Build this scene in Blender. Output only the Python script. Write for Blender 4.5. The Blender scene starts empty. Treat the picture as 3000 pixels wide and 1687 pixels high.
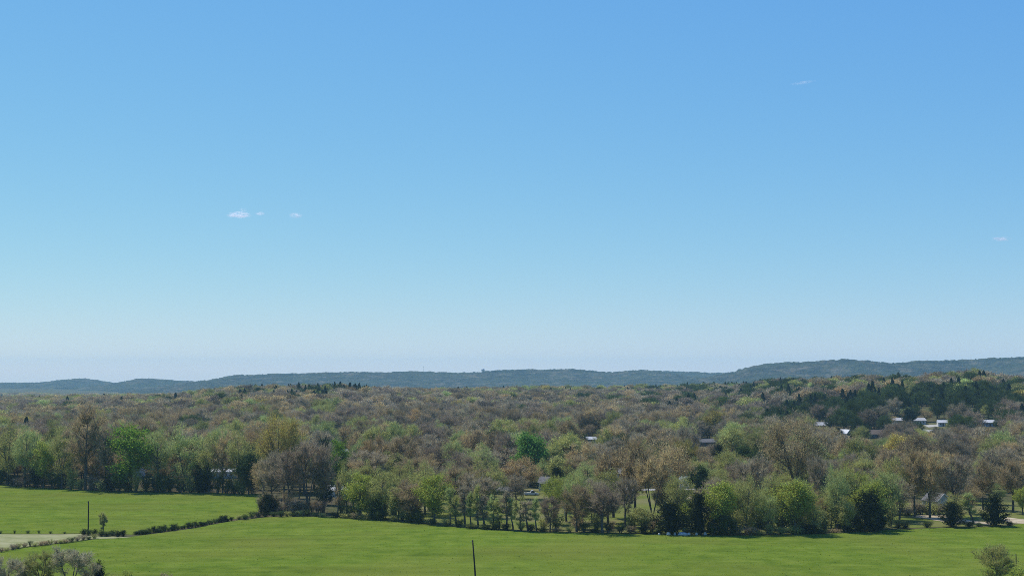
import bpy, math, random
import numpy as np
from mathutils import Vector, geometry

# ------------------------------------------------------------------ camera
SC = bpy.context.scene
COL = SC.collection
F = 4120.0                      # focal length in pixels of the 3000 px wide photograph
HORIZON = 1085.0
EYE = 45.0
PITCH = math.atan((HORIZON - 843.5) / F)
cam = bpy.data.cameras.new('camera')
cam.sensor_width = 36.0
cam.lens = 36.0 * F / 3000.0
cam.clip_start = 1.0
cam.clip_end = 60000.0
cam_ob = bpy.data.objects.new('camera', cam)
COL.objects.link(cam_ob)
cam_ob.location = (0, 0, EYE)
cam_ob.rotation_euler = (math.pi / 2 + PITCH, 0, 0)
SC.camera = cam_ob

# ------------------------------------------------------------------ sky and sun
SUN_AZ = math.radians(-48)      # to the left of the view, ahead of the camera
SUN_EL = math.radians(57)
world = bpy.data.worlds.new('World')
SC.world = world
world.use_nodes = True
wn = world.node_tree.nodes
wl = world.node_tree.links
wn.clear()
sky = wn.new('ShaderNodeTexSky')
sky.sky_type = 'NISHITA'
sky.sun_disc = False
sky.sun_elevation = SUN_EL
sky.sun_rotation = SUN_AZ
sky.altitude = 200
sky.air_density = 1.0
sky.dust_density = 0.0
sky.ozone_density = 10.0
# the phone camera's colour response to the sky, one power curve for each channel
sep = wn.new('ShaderNodeSeparateColor')
com = wn.new('ShaderNodeCombineColor')
wl.new(sky.outputs[0], sep.inputs[0])
for ch, (gam, gain) in enumerate([(0.97, 1.04), (0.67, 1.95), (0.17, 5.8)]):
    p_ = wn.new('ShaderNodeMath'); p_.operation = 'POWER'; p_.inputs[1].default_value = gam
    q_ = wn.new('ShaderNodeMath'); q_.operation = 'MULTIPLY'; q_.inputs[1].default_value = gain
    wl.new(sep.outputs[ch], p_.inputs[0]); wl.new(p_.outputs[0], q_.inputs[0]); wl.new(q_.outputs[0], com.inputs[ch])
bg = wn.new('ShaderNodeBackground')
bg.inputs['Strength'].default_value = 0.10
wo = wn.new('ShaderNodeOutputWorld')
wl.new(com.outputs[0], bg.inputs['Color'])
wl.new(bg.outputs[0], wo.inputs['Surface'])

sun = bpy.data.lights.new('sun', 'SUN')
sun.energy = 5.0
sun.angle = math.radians(0.53)
sun.color = (1.0, 0.955, 0.88)
sun_ob = bpy.data.objects.new('sun', sun)
COL.objects.link(sun_ob)
S = Vector((math.sin(SUN_AZ) * math.cos(SUN_EL), math.cos(SUN_AZ) * math.cos(SUN_EL), math.sin(SUN_EL)))
sun_ob.rotation_euler = S.to_track_quat('Z', 'Y').to_euler()
sun_ob.location = S * 300

SC.view_settings.view_transform = 'Standard'
SC.view_settings.look = 'None'
SC.view_settings.exposure = 0.0
SC.view_settings.gamma = 1.0
SC.view_settings.use_curve_mapping = False
cy = SC.cycles
cy.max_bounces = 14
cy.diffuse_bounces = 2
cy.glossy_bounces = 2
cy.transmission_bounces = 3
cy.transparent_max_bounces = 6
cy.volume_bounces = 14
cy.sample_clamp_indirect = 6.0
cy.filter_width = 0.9
cy.use_denoising = False

# ------------------------------------------------------------------ helpers: noise, terrain, projection
def _hash(ix, iy, seed):
    n = (ix.astype(np.int64) * 374761393 + iy.astype(np.int64) * 668265263 + seed * 974711) & 0x7fffffff
    n = ((n ^ (n >> 13)) * 1274126177) & 0x7fffffff
    n = (n ^ (n >> 16)) & 0xffff
    return n / 65535.0

def vnoise(x, y, seed=0):
    x = np.asarray(x, float); y = np.asarray(y, float)
    ix = np.floor(x); iy = np.floor(y)
    fx = x - ix; fy = y - iy
    fx = fx * fx * (3 - 2 * fx); fy = fy * fy * (3 - 2 * fy)
    a = _hash(ix, iy, seed); b = _hash(ix + 1, iy, seed)
    c = _hash(ix, iy + 1, seed); d = _hash(ix + 1, iy + 1, seed)
    return (a * (1 - fx) + b * fx) * (1 - fy) + (c * (1 - fx) + d * fx) * fy

def sstep(t):
    t = np.clip(t, 0, 1)
    return t * t * (3 - 2 * t)

CU = [0, 300, 500, 620, 720, 900, 1000, 1080, 1200, 1400, 1600, 1900, 2150, 2290, 2417, 2510, 2588, 2666, 2743, 2861, 2914, 3000]
CR = [1500] * 9 + [1560, 1650, 1750, 1700, 1550, 1420, 1380, 1350, 1350, 1350, 1350, 1350, 1350]
CZ = [-8.5, -2.5, 1.5, 8.5, 11.5, 13.0, 12.5, 9.0, 7.5, 7.5, 7.0, 7.5, 11.5, 17.5, 19.5, 23.0, 24.5, 23.5, 25.5, 27.5, 24.0, 21.0]

def height(x, y):
    x = np.asarray(x, float); y = np.asarray(y, float)
    r = np.hypot(x, y)
    th = np.clip(np.arctan2(x, y), -0.7, 0.7)
    u = 1500 + F * np.tan(th)
    z = 43.0 * np.clip(1 - r / 280.0, 0, 1) ** 2
    z = z + 0.35 * np.sin(x / 37.0 + 1.0) * np.sin(y / 53.0 + 0.4) * sstep((r - 200) / 150)
    R = np.interp(u, CU, CR); Z = np.interp(u, CU, CZ)
    r0 = 760.0
    up = sstep((r - r0) / (R - r0))
    up = 0.55 * up + 0.45 * np.clip((r - r0) / (R - r0), 0, 1)
    down = sstep((r - R) / 900.0)
    z = z + Z * up * (1 - down) - 42.0 * sstep((r - R) / 1900.0)
    z = z + (vnoise(x / 140.0, y / 140.0, 5) - 0.5) * 6.0 * sstep((r - 850) / 400)
    return z

cp, sp = math.cos(PITCH), math.sin(PITCH)

def ray(u, v):
    cx, cz = (u - 1500.0) / F, (843.5 - v) / F
    return np.array([cx, cp - cz * sp, sp + cz * cp])

def project(x, y, z):
    x = np.asarray(x, float); y = np.asarray(y, float); z = np.asarray(z, float) - EYE
    f = y * cp + z * sp
    w = -y * sp + z * cp
    return 1500 + F * x / f, 843.5 - F * w / f

def ground_at(u, v):
    """the point of the terrain seen at this place of the photograph"""
    d = ray(u, v)
    t = np.linspace(60, 3500, 24000)
    gap = EYE + d[2] * t - height(d[0] * t, d[1] * t)
    i = int(np.argmax(gap < 0))
    if gap[i] >= 0:
        i = len(t) - 1
    t0, t1 = t[max(i - 1, 0)], t[i]
    g0, g1 = gap[max(i - 1, 0)], gap[i]
    tt = t0 + (t1 - t0) * g0 / (g0 - g1) if g0 != g1 else t1
    return np.array([d[0] * tt, d[1] * tt, float(height(d[0] * tt, d[1] * tt))])

# ------------------------------------------------------------------ helpers: objects and meshes
def tag(o, label=None, cat=None, group=None, kind=None):
    if label: o['label'] = label
    if cat: o['category'] = cat
    if group: o['group'] = group
    if kind: o['kind'] = kind
    return o

def empty(name, loc, rz=0.0, scale=(1, 1, 1)):
    o = bpy.data.objects.new(name, None)
    o.empty_display_size = 0.5
    COL.objects.link(o)
    o.location = loc
    o.rotation_euler = (0, 0, rz)
    o.scale = scale
    return o

def obj(name, me, parent=None, link=True):
    o = bpy.data.objects.new(name, me)
    if link:
        COL.objects.link(o)
    o.parent = parent
    return o

def tri_mesh(name, V, T, mats, mat_idx=None, vary=None, smooth=False):
    V = np.ascontiguousarray(V, np.float32); T = np.ascontiguousarray(T, np.int32)
    me = bpy.data.meshes.new(name)
    n = len(T)
    me.vertices.add(len(V)); me.vertices.foreach_set('co', V.ravel())
    me.loops.add(n * 3); me.loops.foreach_set('vertex_index', T.ravel())
    me.polygons.add(n)
    me.polygons.foreach_set('loop_start', np.arange(0, n * 3, 3, dtype=np.int32))
    me.polygons.foreach_set('use_smooth', np.full(n, smooth, bool))
    for m in mats:
        me.materials.append(m)
    if mat_idx is not None:
        me.polygons.foreach_set('material_index', np.asarray(mat_idx, np.int32))
    if vary is not None:
        a = me.attributes.new('vary', 'FLOAT', 'FACE')
        a.data.foreach_set('value', np.asarray(vary, np.float32))
    me.update(calc_edges=True)
    return me

class Acc:
    """collects triangles"""
    def __init__(self):
        self.V, self.T, self.M, self.Y, self.n = [], [], [], [], 0
    def add(self, V, T, m=0, vary=None):
        V = np.asarray(V, float).reshape(-1, 3); T = np.asarray(T, int).reshape(-1, 3)
        self.V.append(V); self.T.append(T + self.n); self.n += len(V)
        self.M.append(np.full(len(T), m))
        self.Y.append(np.full(len(T), 0.5) if vary is None else np.asarray(vary, float))
    def box(self, c, s, m=0, rz=0.0):
        x, y, z = s[0] / 2, s[1] / 2, s[2] / 2
        v = np.array([[i, j, k] for i in (-x, x) for j in (-y, y) for k in (-z, z)], float)
        if rz:
            ca, sa = math.cos(rz), math.sin(rz)
            v = v @ np.array([[ca, sa, 0], [-sa, ca, 0], [0, 0, 1]])
        v += np.asarray(c, float)
        q = [(0, 1, 3, 2), (4, 6, 7, 5), (0, 4, 5, 1), (2, 3, 7, 6), (0, 2, 6, 4), (1, 5, 7, 3)]
        self.add(v, [t for a, b, c_, d in q for t in ((a, b, c_), (a, c_, d))], m)
    def tube(self, P, R, sides=5, m=0, cap=True):
        P = np.asarray(P, float); R = np.asarray(R, float)
        k = len(P)
        D = np.gradient(P, axis=0)
        D /= np.linalg.norm(D, axis=1)[:, None] + 1e-9
        ref = np.where(np.abs(D[:, 2:3]) > 0.9, np.array([[1.0, 0, 0]]), np.array([[0, 0, 1.0]]))
        A = np.cross(D, ref); A /= np.linalg.norm(A, axis=1)[:, None] + 1e-9
        B = np.cross(D, A)
        an = np.arange(sides) * 2 * math.pi / sides
        V = (P[:, None, :] + R[:, None, None] * (np.cos(an)[None, :, None] * A[:, None, :] + np.sin(an)[None, :, None] * B[:, None, :])).reshape(-1, 3)
        T = []
        for i in range(k - 1):
            for j in range(sides):
                a, b = i * sides + j, i * sides + (j + 1) % sides
                T += [(a, b, b + sides), (a, b + sides, a + sides)]
        if cap:
            e = (k - 1) * sides
            T += [(e, e + j, e + j + 1) for j in range(1, sides - 1)]
        self.add(V, T, m)
    def leaves(self, C, size, rng, m=0, flat=0.0, aspect=0.62):
        n = len(C)
        if n == 0: return
        A = rng.normal(size=(n, 3)); A[:, 2] *= (1 - flat)
        A /= np.linalg.norm(A, axis=1)[:, None]
        B = np.cross(A, rng.normal(size=(n, 3))); B /= np.linalg.norm(B, axis=1)[:, None] + 1e-9
        s = (np.asarray(size) * rng.uniform(0.7, 1.3, n))[:, None]
        V = np.stack([C - A * s, C + B * s * aspect, C + A * s, C - B * s * aspect], 1).reshape(-1, 3)
        b = np.arange(n)[:, None] * 4
        T = np.concatenate([b + np.array([[0, 1, 2]]), b + np.array([[0, 2, 3]])], 1).reshape(-1, 3)
        self.add(V, T, m, np.repeat(rng.uniform(0, 1, n), 2))
    def slivers(self, P, D, L, W, rng, m=0):
        n = len(P)
        if n == 0: return
        D = D / (np.linalg.norm(D, axis=1)[:, None] + 1e-9)
        N = np.cross(D, rng.normal(size=(n, 3))); N /= np.linalg.norm(N, axis=1)[:, None] + 1e-9
        w = (np.asarray(W) * rng.uniform(0.7, 1.3, n))[:, None]
        V = np.stack([P - N * w, P + N * w, P + D * np.asarray(L).reshape(-1, 1)], 1).reshape(-1, 3)
        self.add(V, np.arange(n * 3).reshape(-1, 3), m, rng.uniform(0, 1, n))
    def mesh(self, name, mats, smooth=False):
        return tri_mesh(name, np.concatenate(self.V), np.concatenate(self.T), mats, np.concatenate(self.M), np.concatenate(self.Y), smooth)

# ------------------------------------------------------------------ materials
def new_mat(name):
    m = bpy.data.materials.new(name); m.use_nodes = True
    nt = m.node_tree; nt.nodes.clear()
    out = nt.nodes.new('ShaderNodeOutputMaterial')
    return m, nt.nodes, nt.links, out

def math_node(N, L, op, a, b):
    n = N.new('ShaderNodeMath'); n.operation = op
    for i, s in enumerate((a, b)):
        if isinstance(s, (int, float)): n.inputs[i].default_value = s
        else: L.new(s, n.inputs[i])
    return n.outputs[0]

def foliage_mat(name, instanced, translucency=0.44):
    """leaf and twig colour comes from each tree; every leaf differs a little"""
    m, N, L, out = new_mat(name)
    if instanced:
        a = N.new('ShaderNodeAttribute'); a.attribute_type = 'INSTANCER'; a.attribute_name = 'tint'; col = a.outputs['Color']
    else:
        a = N.new('ShaderNodeObjectInfo'); col = a.outputs['Color']
    v = N.new('ShaderNodeAttribute'); v.attribute_name = 'vary'
    k = math_node(N, L, 'MULTIPLY_ADD', v.outputs['Fac'], 0.8)
    k.node.inputs[2].default_value = 0.6
    h = N.new('ShaderNodeHueSaturation')
    L.new(col, h.inputs['Color']); L.new(k, h.inputs['Value'])
    hu = math_node(N, L, 'MULTIPLY_ADD', v.outputs['Fac'], 0.05); hu.node.inputs[2].default_value = 0.475
    L.new(hu, h.inputs['Hue'])
    d = N.new('ShaderNodeBsdfDiffuse'); t = N.new('ShaderNodeBsdfTranslucent'); mx = N.new('ShaderNodeMixShader')
    L.new(h.outputs[0], d.inputs['Color']); L.new(h.outputs[0], t.inputs['Color'])
    mx.inputs[0].default_value = translucency
    L.new(d.outputs[0], mx.inputs[1]); L.new(t.outputs[0], mx.inputs[2]); L.new(mx.outputs[0], out.inputs['Surface'])
    return m

def surf_mat(name, cols, scale, rough=0.9, detail=6.0, bump=0.0, bscale=None, extra=None, spec=0.0):
    """noise between several colours in world space"""
    m, N, L, out = new_mat(name)
    geo = N.new('ShaderNodeNewGeometry')
    n = N.new('ShaderNodeTexNoise'); n.inputs['Scale'].default_value = scale; n.inputs['Detail'].default_value = detail
    n.inputs['Roughness'].default_value = 0.62
    L.new(geo.outputs['Position'], n.inputs['Vector'])
    r = N.new('ShaderNodeValToRGB')
    el = r.color_ramp.elements
    k = len(cols)
    for i, c in enumerate(cols):
        p = 0.32 + 0.36 * i / max(k - 1, 1)
        e = el[i] if i < 2 else el.new(p)
        e.position = p; e.color = (*c, 1)
    L.new(n.outputs['Fac'], r.inputs['Fac'])
    col = r.outputs['Color']
    if extra:
        sc2, amt, tone = extra
        n2 = N.new('ShaderNodeTexNoise'); n2.inputs['Scale'].default_value = sc2; n2.inputs['Detail'].default_value = 3
        L.new(geo.outputs['Position'], n2.inputs['Vector'])
        mp = N.new('ShaderNodeMapRange'); mp.inputs[1].default_value = 0.42; mp.inputs[2].default_value = 0.66; mp.inputs[4].default_value = amt
        L.new(n2.outputs['Fac'], mp.inputs[0])
        mi = N.new('ShaderNodeMix'); mi.data_type = 'RGBA'
        L.new(mp.outputs[0], mi.inputs[0]); L.new(col, mi.inputs[6]); mi.inputs[7].default_value = (*tone, 1)
        col = mi.outputs[2]
    p = N.new('ShaderNodeBsdfPrincipled')
    p.inputs['Roughness'].default_value = rough
    p.inputs['Specular IOR Level'].default_value = spec
    L.new(col, p.inputs['Base Color'])
    if bump:
        b = N.new('ShaderNodeBump'); b.inputs['Strength'].default_value = bump; b.inputs['Distance'].default_value = 0.3
        nb = N.new('ShaderNodeTexNoise'); nb.inputs['Scale'].default_value = bscale or scale * 4; nb.inputs['Detail'].default_value = 4
        L.new(geo.outputs['Position'], nb.inputs['Vector']); L.new(nb.outputs['Fac'], b.inputs['Height']); L.new(b.outputs[0], p.inputs['Normal'])
    L.new(p.outputs[0], out.inputs['Surface'])
    return m

def paint_mat(name, c, rough=0.6, wear=0.25):
    d = tuple(x * (1 - wear) for x in c)
    return surf_mat(name, [d, c, tuple(min(1, x * 1.08) for x in c)], 0.9, rough, spec=0.3)

M = {}
M['leaf'] = foliage_mat('foliage', False)
M['leaf_far'] = foliage_mat('foliage_woodland', True, 0.22)
M['bark'] = surf_mat('bark', [(0.045, 0.039, 0.032), (0.095, 0.083, 0.068), (0.16, 0.142, 0.118)], 1.6, 0.95)
M['litter'] = surf_mat('leaf_litter', [(0.045, 0.042, 0.022), (0.085, 0.07, 0.042), (0.12, 0.10, 0.06)], 0.25, 0.95, extra=(0.03, 0.6, (0.06, 0.085, 0.025)))
M['grass'] = surf_mat('pasture_grass', [(0.074, 0.118, 0.014), (0.108, 0.156, 0.019), (0.140, 0.182, 0.027)], 0.16, 0.9, 8.0, 0.5, 1.4, extra=(0.022, 0.7, (0.138, 0.158, 0.028)))
_nt = M['grass'].node_tree
_pr = [q for q in _nt.nodes if q.type == 'BSDF_PRINCIPLED'][0]
_ln = _pr.inputs['Base Color'].links[0].from_socket
_g = _nt.nodes.new('ShaderNodeNewGeometry'); _mp = _nt.nodes.new('ShaderNodeMapping'); _mp.inputs['Scale'].default_value = (0.012, 0.10, 0.05); _mp.inputs['Rotation'].default_value = (0, 0, 0.25)
_nz = _nt.nodes.new('ShaderNodeTexNoise'); _nz.inputs['Scale'].default_value = 1.0; _nz.inputs['Detail'].default_value = 6; _nz.inputs['Roughness'].default_value = 0.65
_mr = _nt.nodes.new('ShaderNodeMapRange'); _mr.inputs[1].default_value = 0.3; _mr.inputs[2].default_value = 0.7; _mr.inputs[3].default_value = 0.80; _mr.inputs[4].default_value = 1.18
_hs = _nt.nodes.new('ShaderNodeHueSaturation')
_nt.links.new(_g.outputs['Position'], _mp.inputs[0]); _nt.links.new(_mp.outputs[0], _nz.inputs['Vector']); _nt.links.new(_nz.outputs['Fac'], _mr.inputs[0])
_nt.links.new(_mr.outputs[0], _hs.inputs['Value']); _nt.links.new(_ln, _hs.inputs['Color']); _nt.links.new(_hs.outputs[0], _pr.inputs['Base Color'])
M['hay'] = surf_mat('dry_grass', [(0.19, 0.205, 0.09), (0.25, 0.25, 0.12), (0.30, 0.29, 0.16)], 0.2, 0.9, 8.0, 0.4, 1.5)
M['meadow'] = surf_mat('meadow_grass', [(0.085, 0.115, 0.022), (0.125, 0.145, 0.032), (0.155, 0.155, 0.055)], 0.12, 0.9, 8.0, 0.4, 1.4, extra=(0.04, 0.8, (0.17, 0.15, 0.075)))
M['lawn'] = surf_mat('hill_lawn', [(0.075, 0.082, 0.036), (0.125, 0.12, 0.06), (0.19, 0.17, 0.10)], 0.06, 0.9)
M['dirt'] = surf_mat('bare_dirt', [(0.30, 0.24, 0.15), (0.40, 0.33, 0.22), (0.50, 0.43, 0.31)], 0.3, 0.95, 7.0, 0.3, 1.5)
M['gravel'] = surf_mat('gravel', [(0.26, 0.25, 0.22), (0.36, 0.345, 0.31), (0.44, 0.425, 0.39)], 0.5, 0.9)
M['ridge'] = surf_mat('ridge_woods', [(0.006, 0.009, 0.008), (0.036, 0.038, 0.026), (0.13, 0.105, 0.07)], 0.015, 0.95, 5.0, extra=(0.006, 0.6, (0.045, 0.058, 0.028)))
M['stone'] = surf_mat('limestone', [(0.45, 0.44, 0.40), (0.60, 0.58, 0.54), (0.70, 0.68, 0.64)], 1.2, 0.85)
M['wood_post'] = surf_mat('weathered_pole', [(0.030, 0.026, 0.020), (0.05, 0.043, 0.033), (0.07, 0.06, 0.046)], 2.0, 0.9)
M['steel'] = paint_mat('galvanised_steel', (0.35, 0.36, 0.37), 0.45)
M['white'] = paint_mat('white_paint', (0.56, 0.555, 0.52), 0.55, 0.12)
M['cream'] = paint_mat('cream_paint', (0.62, 0.58, 0.47), 0.6, 0.12)
M['metal_roof'] = paint_mat('pale_metal_roof', (0.50, 0.51, 0.51), 0.6, 0.2)
M['shingle'] = surf_mat('grey_shingles', [(0.10, 0.10, 0.10), (0.16, 0.155, 0.15), (0.2, 0.195, 0.19)], 1.5, 0.9)
M['shingle_pale'] = surf_mat('pale_shingles', [(0.34, 0.33, 0.32), (0.44, 0.43, 0.41), (0.5, 0.49, 0.47)], 1.5, 0.85)
M['shingle_brown'] = surf_mat('brown_shingles', [(0.10, 0.075, 0.055), (0.15, 0.115, 0.09), (0.19, 0.15, 0.12)], 1.5, 0.9)
M['brick'] = surf_mat('brick_wall', [(0.16, 0.08, 0.06), (0.22, 0.12, 0.085), (0.27, 0.16, 0.12)], 2.0, 0.9)
M['teal'] = paint_mat('pale_teal_siding', (0.36, 0.46, 0.50), 0.6, 0.12)
M['bluegrey'] = paint_mat('blue_grey_siding', (0.30, 0.36, 0.44), 0.6, 0.12)
M['greygreen'] = paint_mat('grey_green_metal', (0.25, 0.29, 0.26), 0.5, 0.15)
M['dark_wood'] = paint_mat('dark_boards', (0.06, 0.05, 0.042), 0.8, 0.3)
M['rust_red'] = paint_mat('faded_red_paint', (0.42, 0.08, 0.06), 0.4, 0.15)
M['silver'] = paint_mat('silver_paint', (0.5, 0.51, 0.52), 0.3, 0.06)
M['rubber'] = paint_mat('rubber', (0.02, 0.02, 0.02), 0.9, 0.1)
def glass_mat():
    m, N, L, out = new_mat('window_glass')
    p = N.new('ShaderNodeBsdfPrincipled'); p.inputs['Base Color'].default_value = (0.03, 0.035, 0.04, 1); p.inputs['Roughness'].default_value = 0.08
    L.new(p.outputs[0], out.inputs['Surface']); return m
M['glass'] = glass_mat()

# ------------------------------------------------------------------ ground
def build_ground():
    a = np.concatenate([np.linspace(-0.62, 0.62, 230), np.linspace(0.68, 2 * math.pi - 0.68, 60)])
    r = [2.0]
    while r[-1] < 8500:
        x = r[-1]
        r.append(x + (max(1.0, 0.03 * x) if x < 240 else (4.0 if x < 720 else max(4.0, 0.012 * x))))
    r = np.array(r)
    A, Rr = np.meshgrid(a, r)
    X = Rr * np.sin(A); Y = Rr * np.cos(A)
    Z = height(X, Y)
    na, nr = len(a), len(r)
    V = np.stack([X, Y, Z], -1).reshape(-1, 3)
    i, j = np.meshgrid(np.arange(nr - 1), np.arange(na), indexing='ij')
    p = i * na + j; q = i * na + (j + 1) % na
    T = np.stack([np.stack([p, p + na, q + na], -1), np.stack([p, q + na, q], -1)], 2).reshape(-1, 3)
    c = len(V)
    V = np.vstack([V, [[0, 0, 43.0]]])
    jj = np.arange(na)
    T = np.vstack([T, np.stack([np.full(na, c), jj, (jj + 1) % na], -1)])
    T = T[:, ::-1]
    o = obj('ground', tri_mesh('ground', V, T, [M['litter']], smooth=True))
    tag(o, 'woodland floor of leaf litter and rough grass running out to the ridges', kind='structure')
    return o
build_ground()

def densify(P, step):
    out = []
    for i in range(len(P)):
        a, b = np.array(P[i], float), np.array(P[(i + 1) % len(P)], float)
        k = max(1, int(np.linalg.norm(b - a) / step))
        out += [a + (b - a) * t / k for t in range(k)]
    return out

def inside(P, x, y):
    P = np.asarray(P, float); x = np.asarray(x, float); y = np.asarray(y, float)
    c = np.zeros(x.shape, bool)
    j = len(P) - 1
    for i in range(len(P)):
        xi, yi, xj, yj = P[i][0], P[i][1], P[j][0], P[j][1]
        with np.errstate(divide='ignore', invalid='ignore'):
            c ^= ((yi > y) != (yj > y)) & (x < (xj - xi) * (y - yi) / (yj - yi + 1e-12) + xi)
        j = i
    return c

def outline(pix):
    return [ground_at(u, v)[:2] for u, v in pix]

def sheet(name, poly, mat, lift, step, label, wob=0.0, seed=1):
    rng = np.random.default_rng(seed)
    E = densify(poly, step * 0.6)
    if wob:
        E = [e + (vnoise(e[0] / 3.1, e[1] / 3.1, seed) - 0.5) * wob * np.array([0.7, 1.0]) for e in E]
    P = np.array(E)
    x0, y0 = P.min(0); x1, y1 = P.max(0)
    gx, gy = np.meshgrid(np.arange(x0, x1, step), np.arange(y0, y1, step))
    G = np.stack([gx.ravel(), gy.ravel()], -1) + rng.uniform(-0.25, 0.25, (gx.size, 2)) * step
    G = G[inside(P, G[:, 0], G[:, 1])]
    pts = [Vector(p) for p in P] + [Vector(p) for p in G]
    n = len(P)
    vo, eo, fo, *_ = geometry.delaunay_2d_cdt(pts, [(i, (i + 1) % n) for i in range(n)], [], 1, 1e-4)
    V = np.array([(v.x, v.y) for v in vo])
    Z = height(V[:, 0], V[:, 1]) + lift
    o = obj(name, tri_mesh(name, np.column_stack([V, Z]), np.array(fo), [mat], smooth=True))
    tag(o, label, kind='structure')
    return P

FRONT = outline([(-700, 1720), (-120, 1630), (0, 1616), (60, 1604), (150, 1594), (230, 1584), (300, 1577), (380, 1572), (450, 1563), (560, 1548), (640, 1532), (690, 1524), (760, 1516), (850, 1511), (960, 1513), (1100, 1521), (1250, 1534), (1400, 1549), (1600, 1558), (1800, 1562), (2000, 1565), (2200, 1567), (2330, 1566), (2480, 1560), (2600, 1551), (2760, 1545), (2880, 1543), (2965, 1538), (3000, 1532), (3250, 1525), (3700, 1530), (4000, 1700)])
FRONT += [np.array([160.0, 190.0]), np.array([-130.0, 190.0])]
fr = sheet('field', FRONT, M['grass'], 0.04, 4.0, 'broad bright green pasture in front of the hedgerow', 1.2, 2)
LEFT = outline([(-500, 1430), (-200, 1410), (0, 1417), (100, 1427), (200, 1432), (300, 1438), (500, 1441), (650, 1443), (770, 1447), (765, 1490), (740, 1512), (690, 1519), (640, 1527), (560, 1542), (450, 1557), (385, 1565), (330, 1562), (200, 1562), (100, 1563), (0, 1562), (-300, 1562)])
lf = sheet('field', LEFT, M['grass'], 0.04, 4.0, 'green pasture rising to the dark wood edge beyond the shrub hedge', 1.0, 3)
HAY = outline([(-300, 1565), (0, 1564), (130, 1565), (230, 1564), (320, 1571), (385, 1573), (330, 1577), (280, 1578), (180, 1589), (90, 1599), (0, 1611), (-60, 1622), (-400, 1650)])
sheet('field', HAY, M['hay'], 0.07, 3.0, 'pale dry hay strip between the two lines of low shrubs', 0.8, 4)
MEADOW = outline([(1020, 1509), (1250, 1531), (1400, 1546), (1600, 1555), (1800, 1559), (2000, 1562), (2330, 1563), (2600, 1548), (2760, 1542), (2965, 1535), (3250, 1520), (3300, 1470), (2650, 1472), (2300, 1440), (1700, 1425), (1200, 1440), (1040, 1470)])
sheet('meadow', MEADOW, M['meadow'], 0.03, 4.0, 'light green meadow glimpsed between the trunks behind the hedgerow', 0.5, 5)
TRACKS = [([(2665, 1514), (2690, 1509), (2760, 1508), (2800, 1514), (2850, 1526), (2900, 1530), (2905, 1537), (2860, 1535), (2780, 1530), (2735, 1524), (2720, 1519)], 'bare tan dirt patch beside the round cedar at the meadow corner'),
          ([(2950, 1515), (3000, 1521), (3120, 1520), (3120, 1532), (2995, 1534), (2955, 1531), (2935, 1524)], 'tan dirt track leaving the meadow by the last cedar')]
for k, (pp, lb) in enumerate(TRACKS):
    sheet('dirt_track', outline(pp), M['dirt'], 0.09, 1.5, lb, 0.5, 20 + k)
sheet('gravel_yard', outline([(2005, 1465), (2030, 1447), (2050, 1443), (2048, 1463), (2020, 1470)]), M['dirt'], 0.09, 1.5, 'pale pinkish gravel yard beside the big forked tree', 0.3, 31)
sheet('gravel_road', outline([(1760, 1435), (1880, 1432), (2000, 1431), (2100, 1431), (2100, 1435), (2000, 1435), (1880, 1437), (1760, 1440)]), M['gravel'], 0.09, 2.0, 'pale gravel road crossing the valley behind the forked trees', 0.3, 32)
LAWN = outline([(2560, 1262), (2600, 1240), (2720, 1238), (2830, 1240), (2940, 1246), (2930, 1270), (2850, 1285), (2780, 1283), (2700, 1272), (2620, 1276)])
sheet('hill_lawn', LAWN, M['lawn'], 0.15, 6.0, 'dull tan lawn around the houses on the hillside', 1.0, 33)
for k, (pp, lb) in enumerate([([(2706, 1246), (2745, 1244), (2752, 1250), (2720, 1252)], 'pale drive in front of the small hillside cottage'),
                              ([(2700, 1258), (2760, 1262), (2768, 1270), (2735, 1268), (2700, 1263)], 'pale drive below the dark hillside cedars'),
                              ([(2812, 1244), (2842, 1245), (2838, 1253), (2822, 1250)], 'pale drive beside the white-roofed hillside house')]):
    sheet('gravel_drive', outline(pp), M['gravel'], 0.25, 3.0, lb, 0.5, 40 + k)

# ------------------------------------------------------------------ far ridges
def ridge(name, prof, dist, depth, label, seed, u0, u1, step=7.0):
    pu = [p[0] for p in prof]; pv = [p[1] for p in prof]
    w = (u1 - u0) / F * dist
    nu = int(w / step); nd = int(depth * 1.7 / step)
    us = np.linspace(u0, u1, nu)
    dd = np.linspace(-depth, depth * 0.7, nd)
    U, D = np.meshgrid(us, dd)
    crest = EYE + (HORIZON - np.interp(U, pu, pv)) * dist / F - 6.0
    X = (U - 1500) / F * dist * (1 + 0 * D); Y = dist + D + (vnoise(X / 420, D * 0 + seed, seed) - 0.5) * 260
    t = D / depth
    spur = vnoise(X / 260 + D / 900, D / 700 + 3, seed) * 0.65 + vnoise(X / 110, D / 300, seed + 1) * 0.35
    prof_f = np.where(t < 0, sstep(1 + t) ** 0.8, 1 - sstep(t / 0.7))
    base = -46.0
    Z = base + (crest - base) * np.clip(prof_f, 0, 1) * np.where(np.abs(t) < 0.05, 1, 1 - 0.42 * (spur) * np.clip(np.abs(t) * 4, 0, 1))
    Z += vnoise(X / 13, Y / 13, seed + 2) * 8 + vnoise(X / 6, Y / 6, seed + 3) * 4 + vnoise(X / 60, Y / 60, seed + 4) * 4 - 4
    V = np.stack([X, Y, Z], -1).reshape(-1, 3)
    i, j = np.meshgrid(np.arange(nd - 1), np.arange(nu - 1), indexing='ij')
    p = i * nu + j
    T = np.stack([np.stack([p, p + 1, p + nu + 1], -1), np.stack([p, p + nu + 1, p + nu], -1)], 2).reshape(-1, 3)
    o = obj(name, tri_mesh(name, V, T, [M['ridge']], smooth=False))
    tag(o, label, kind='structure')

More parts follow.
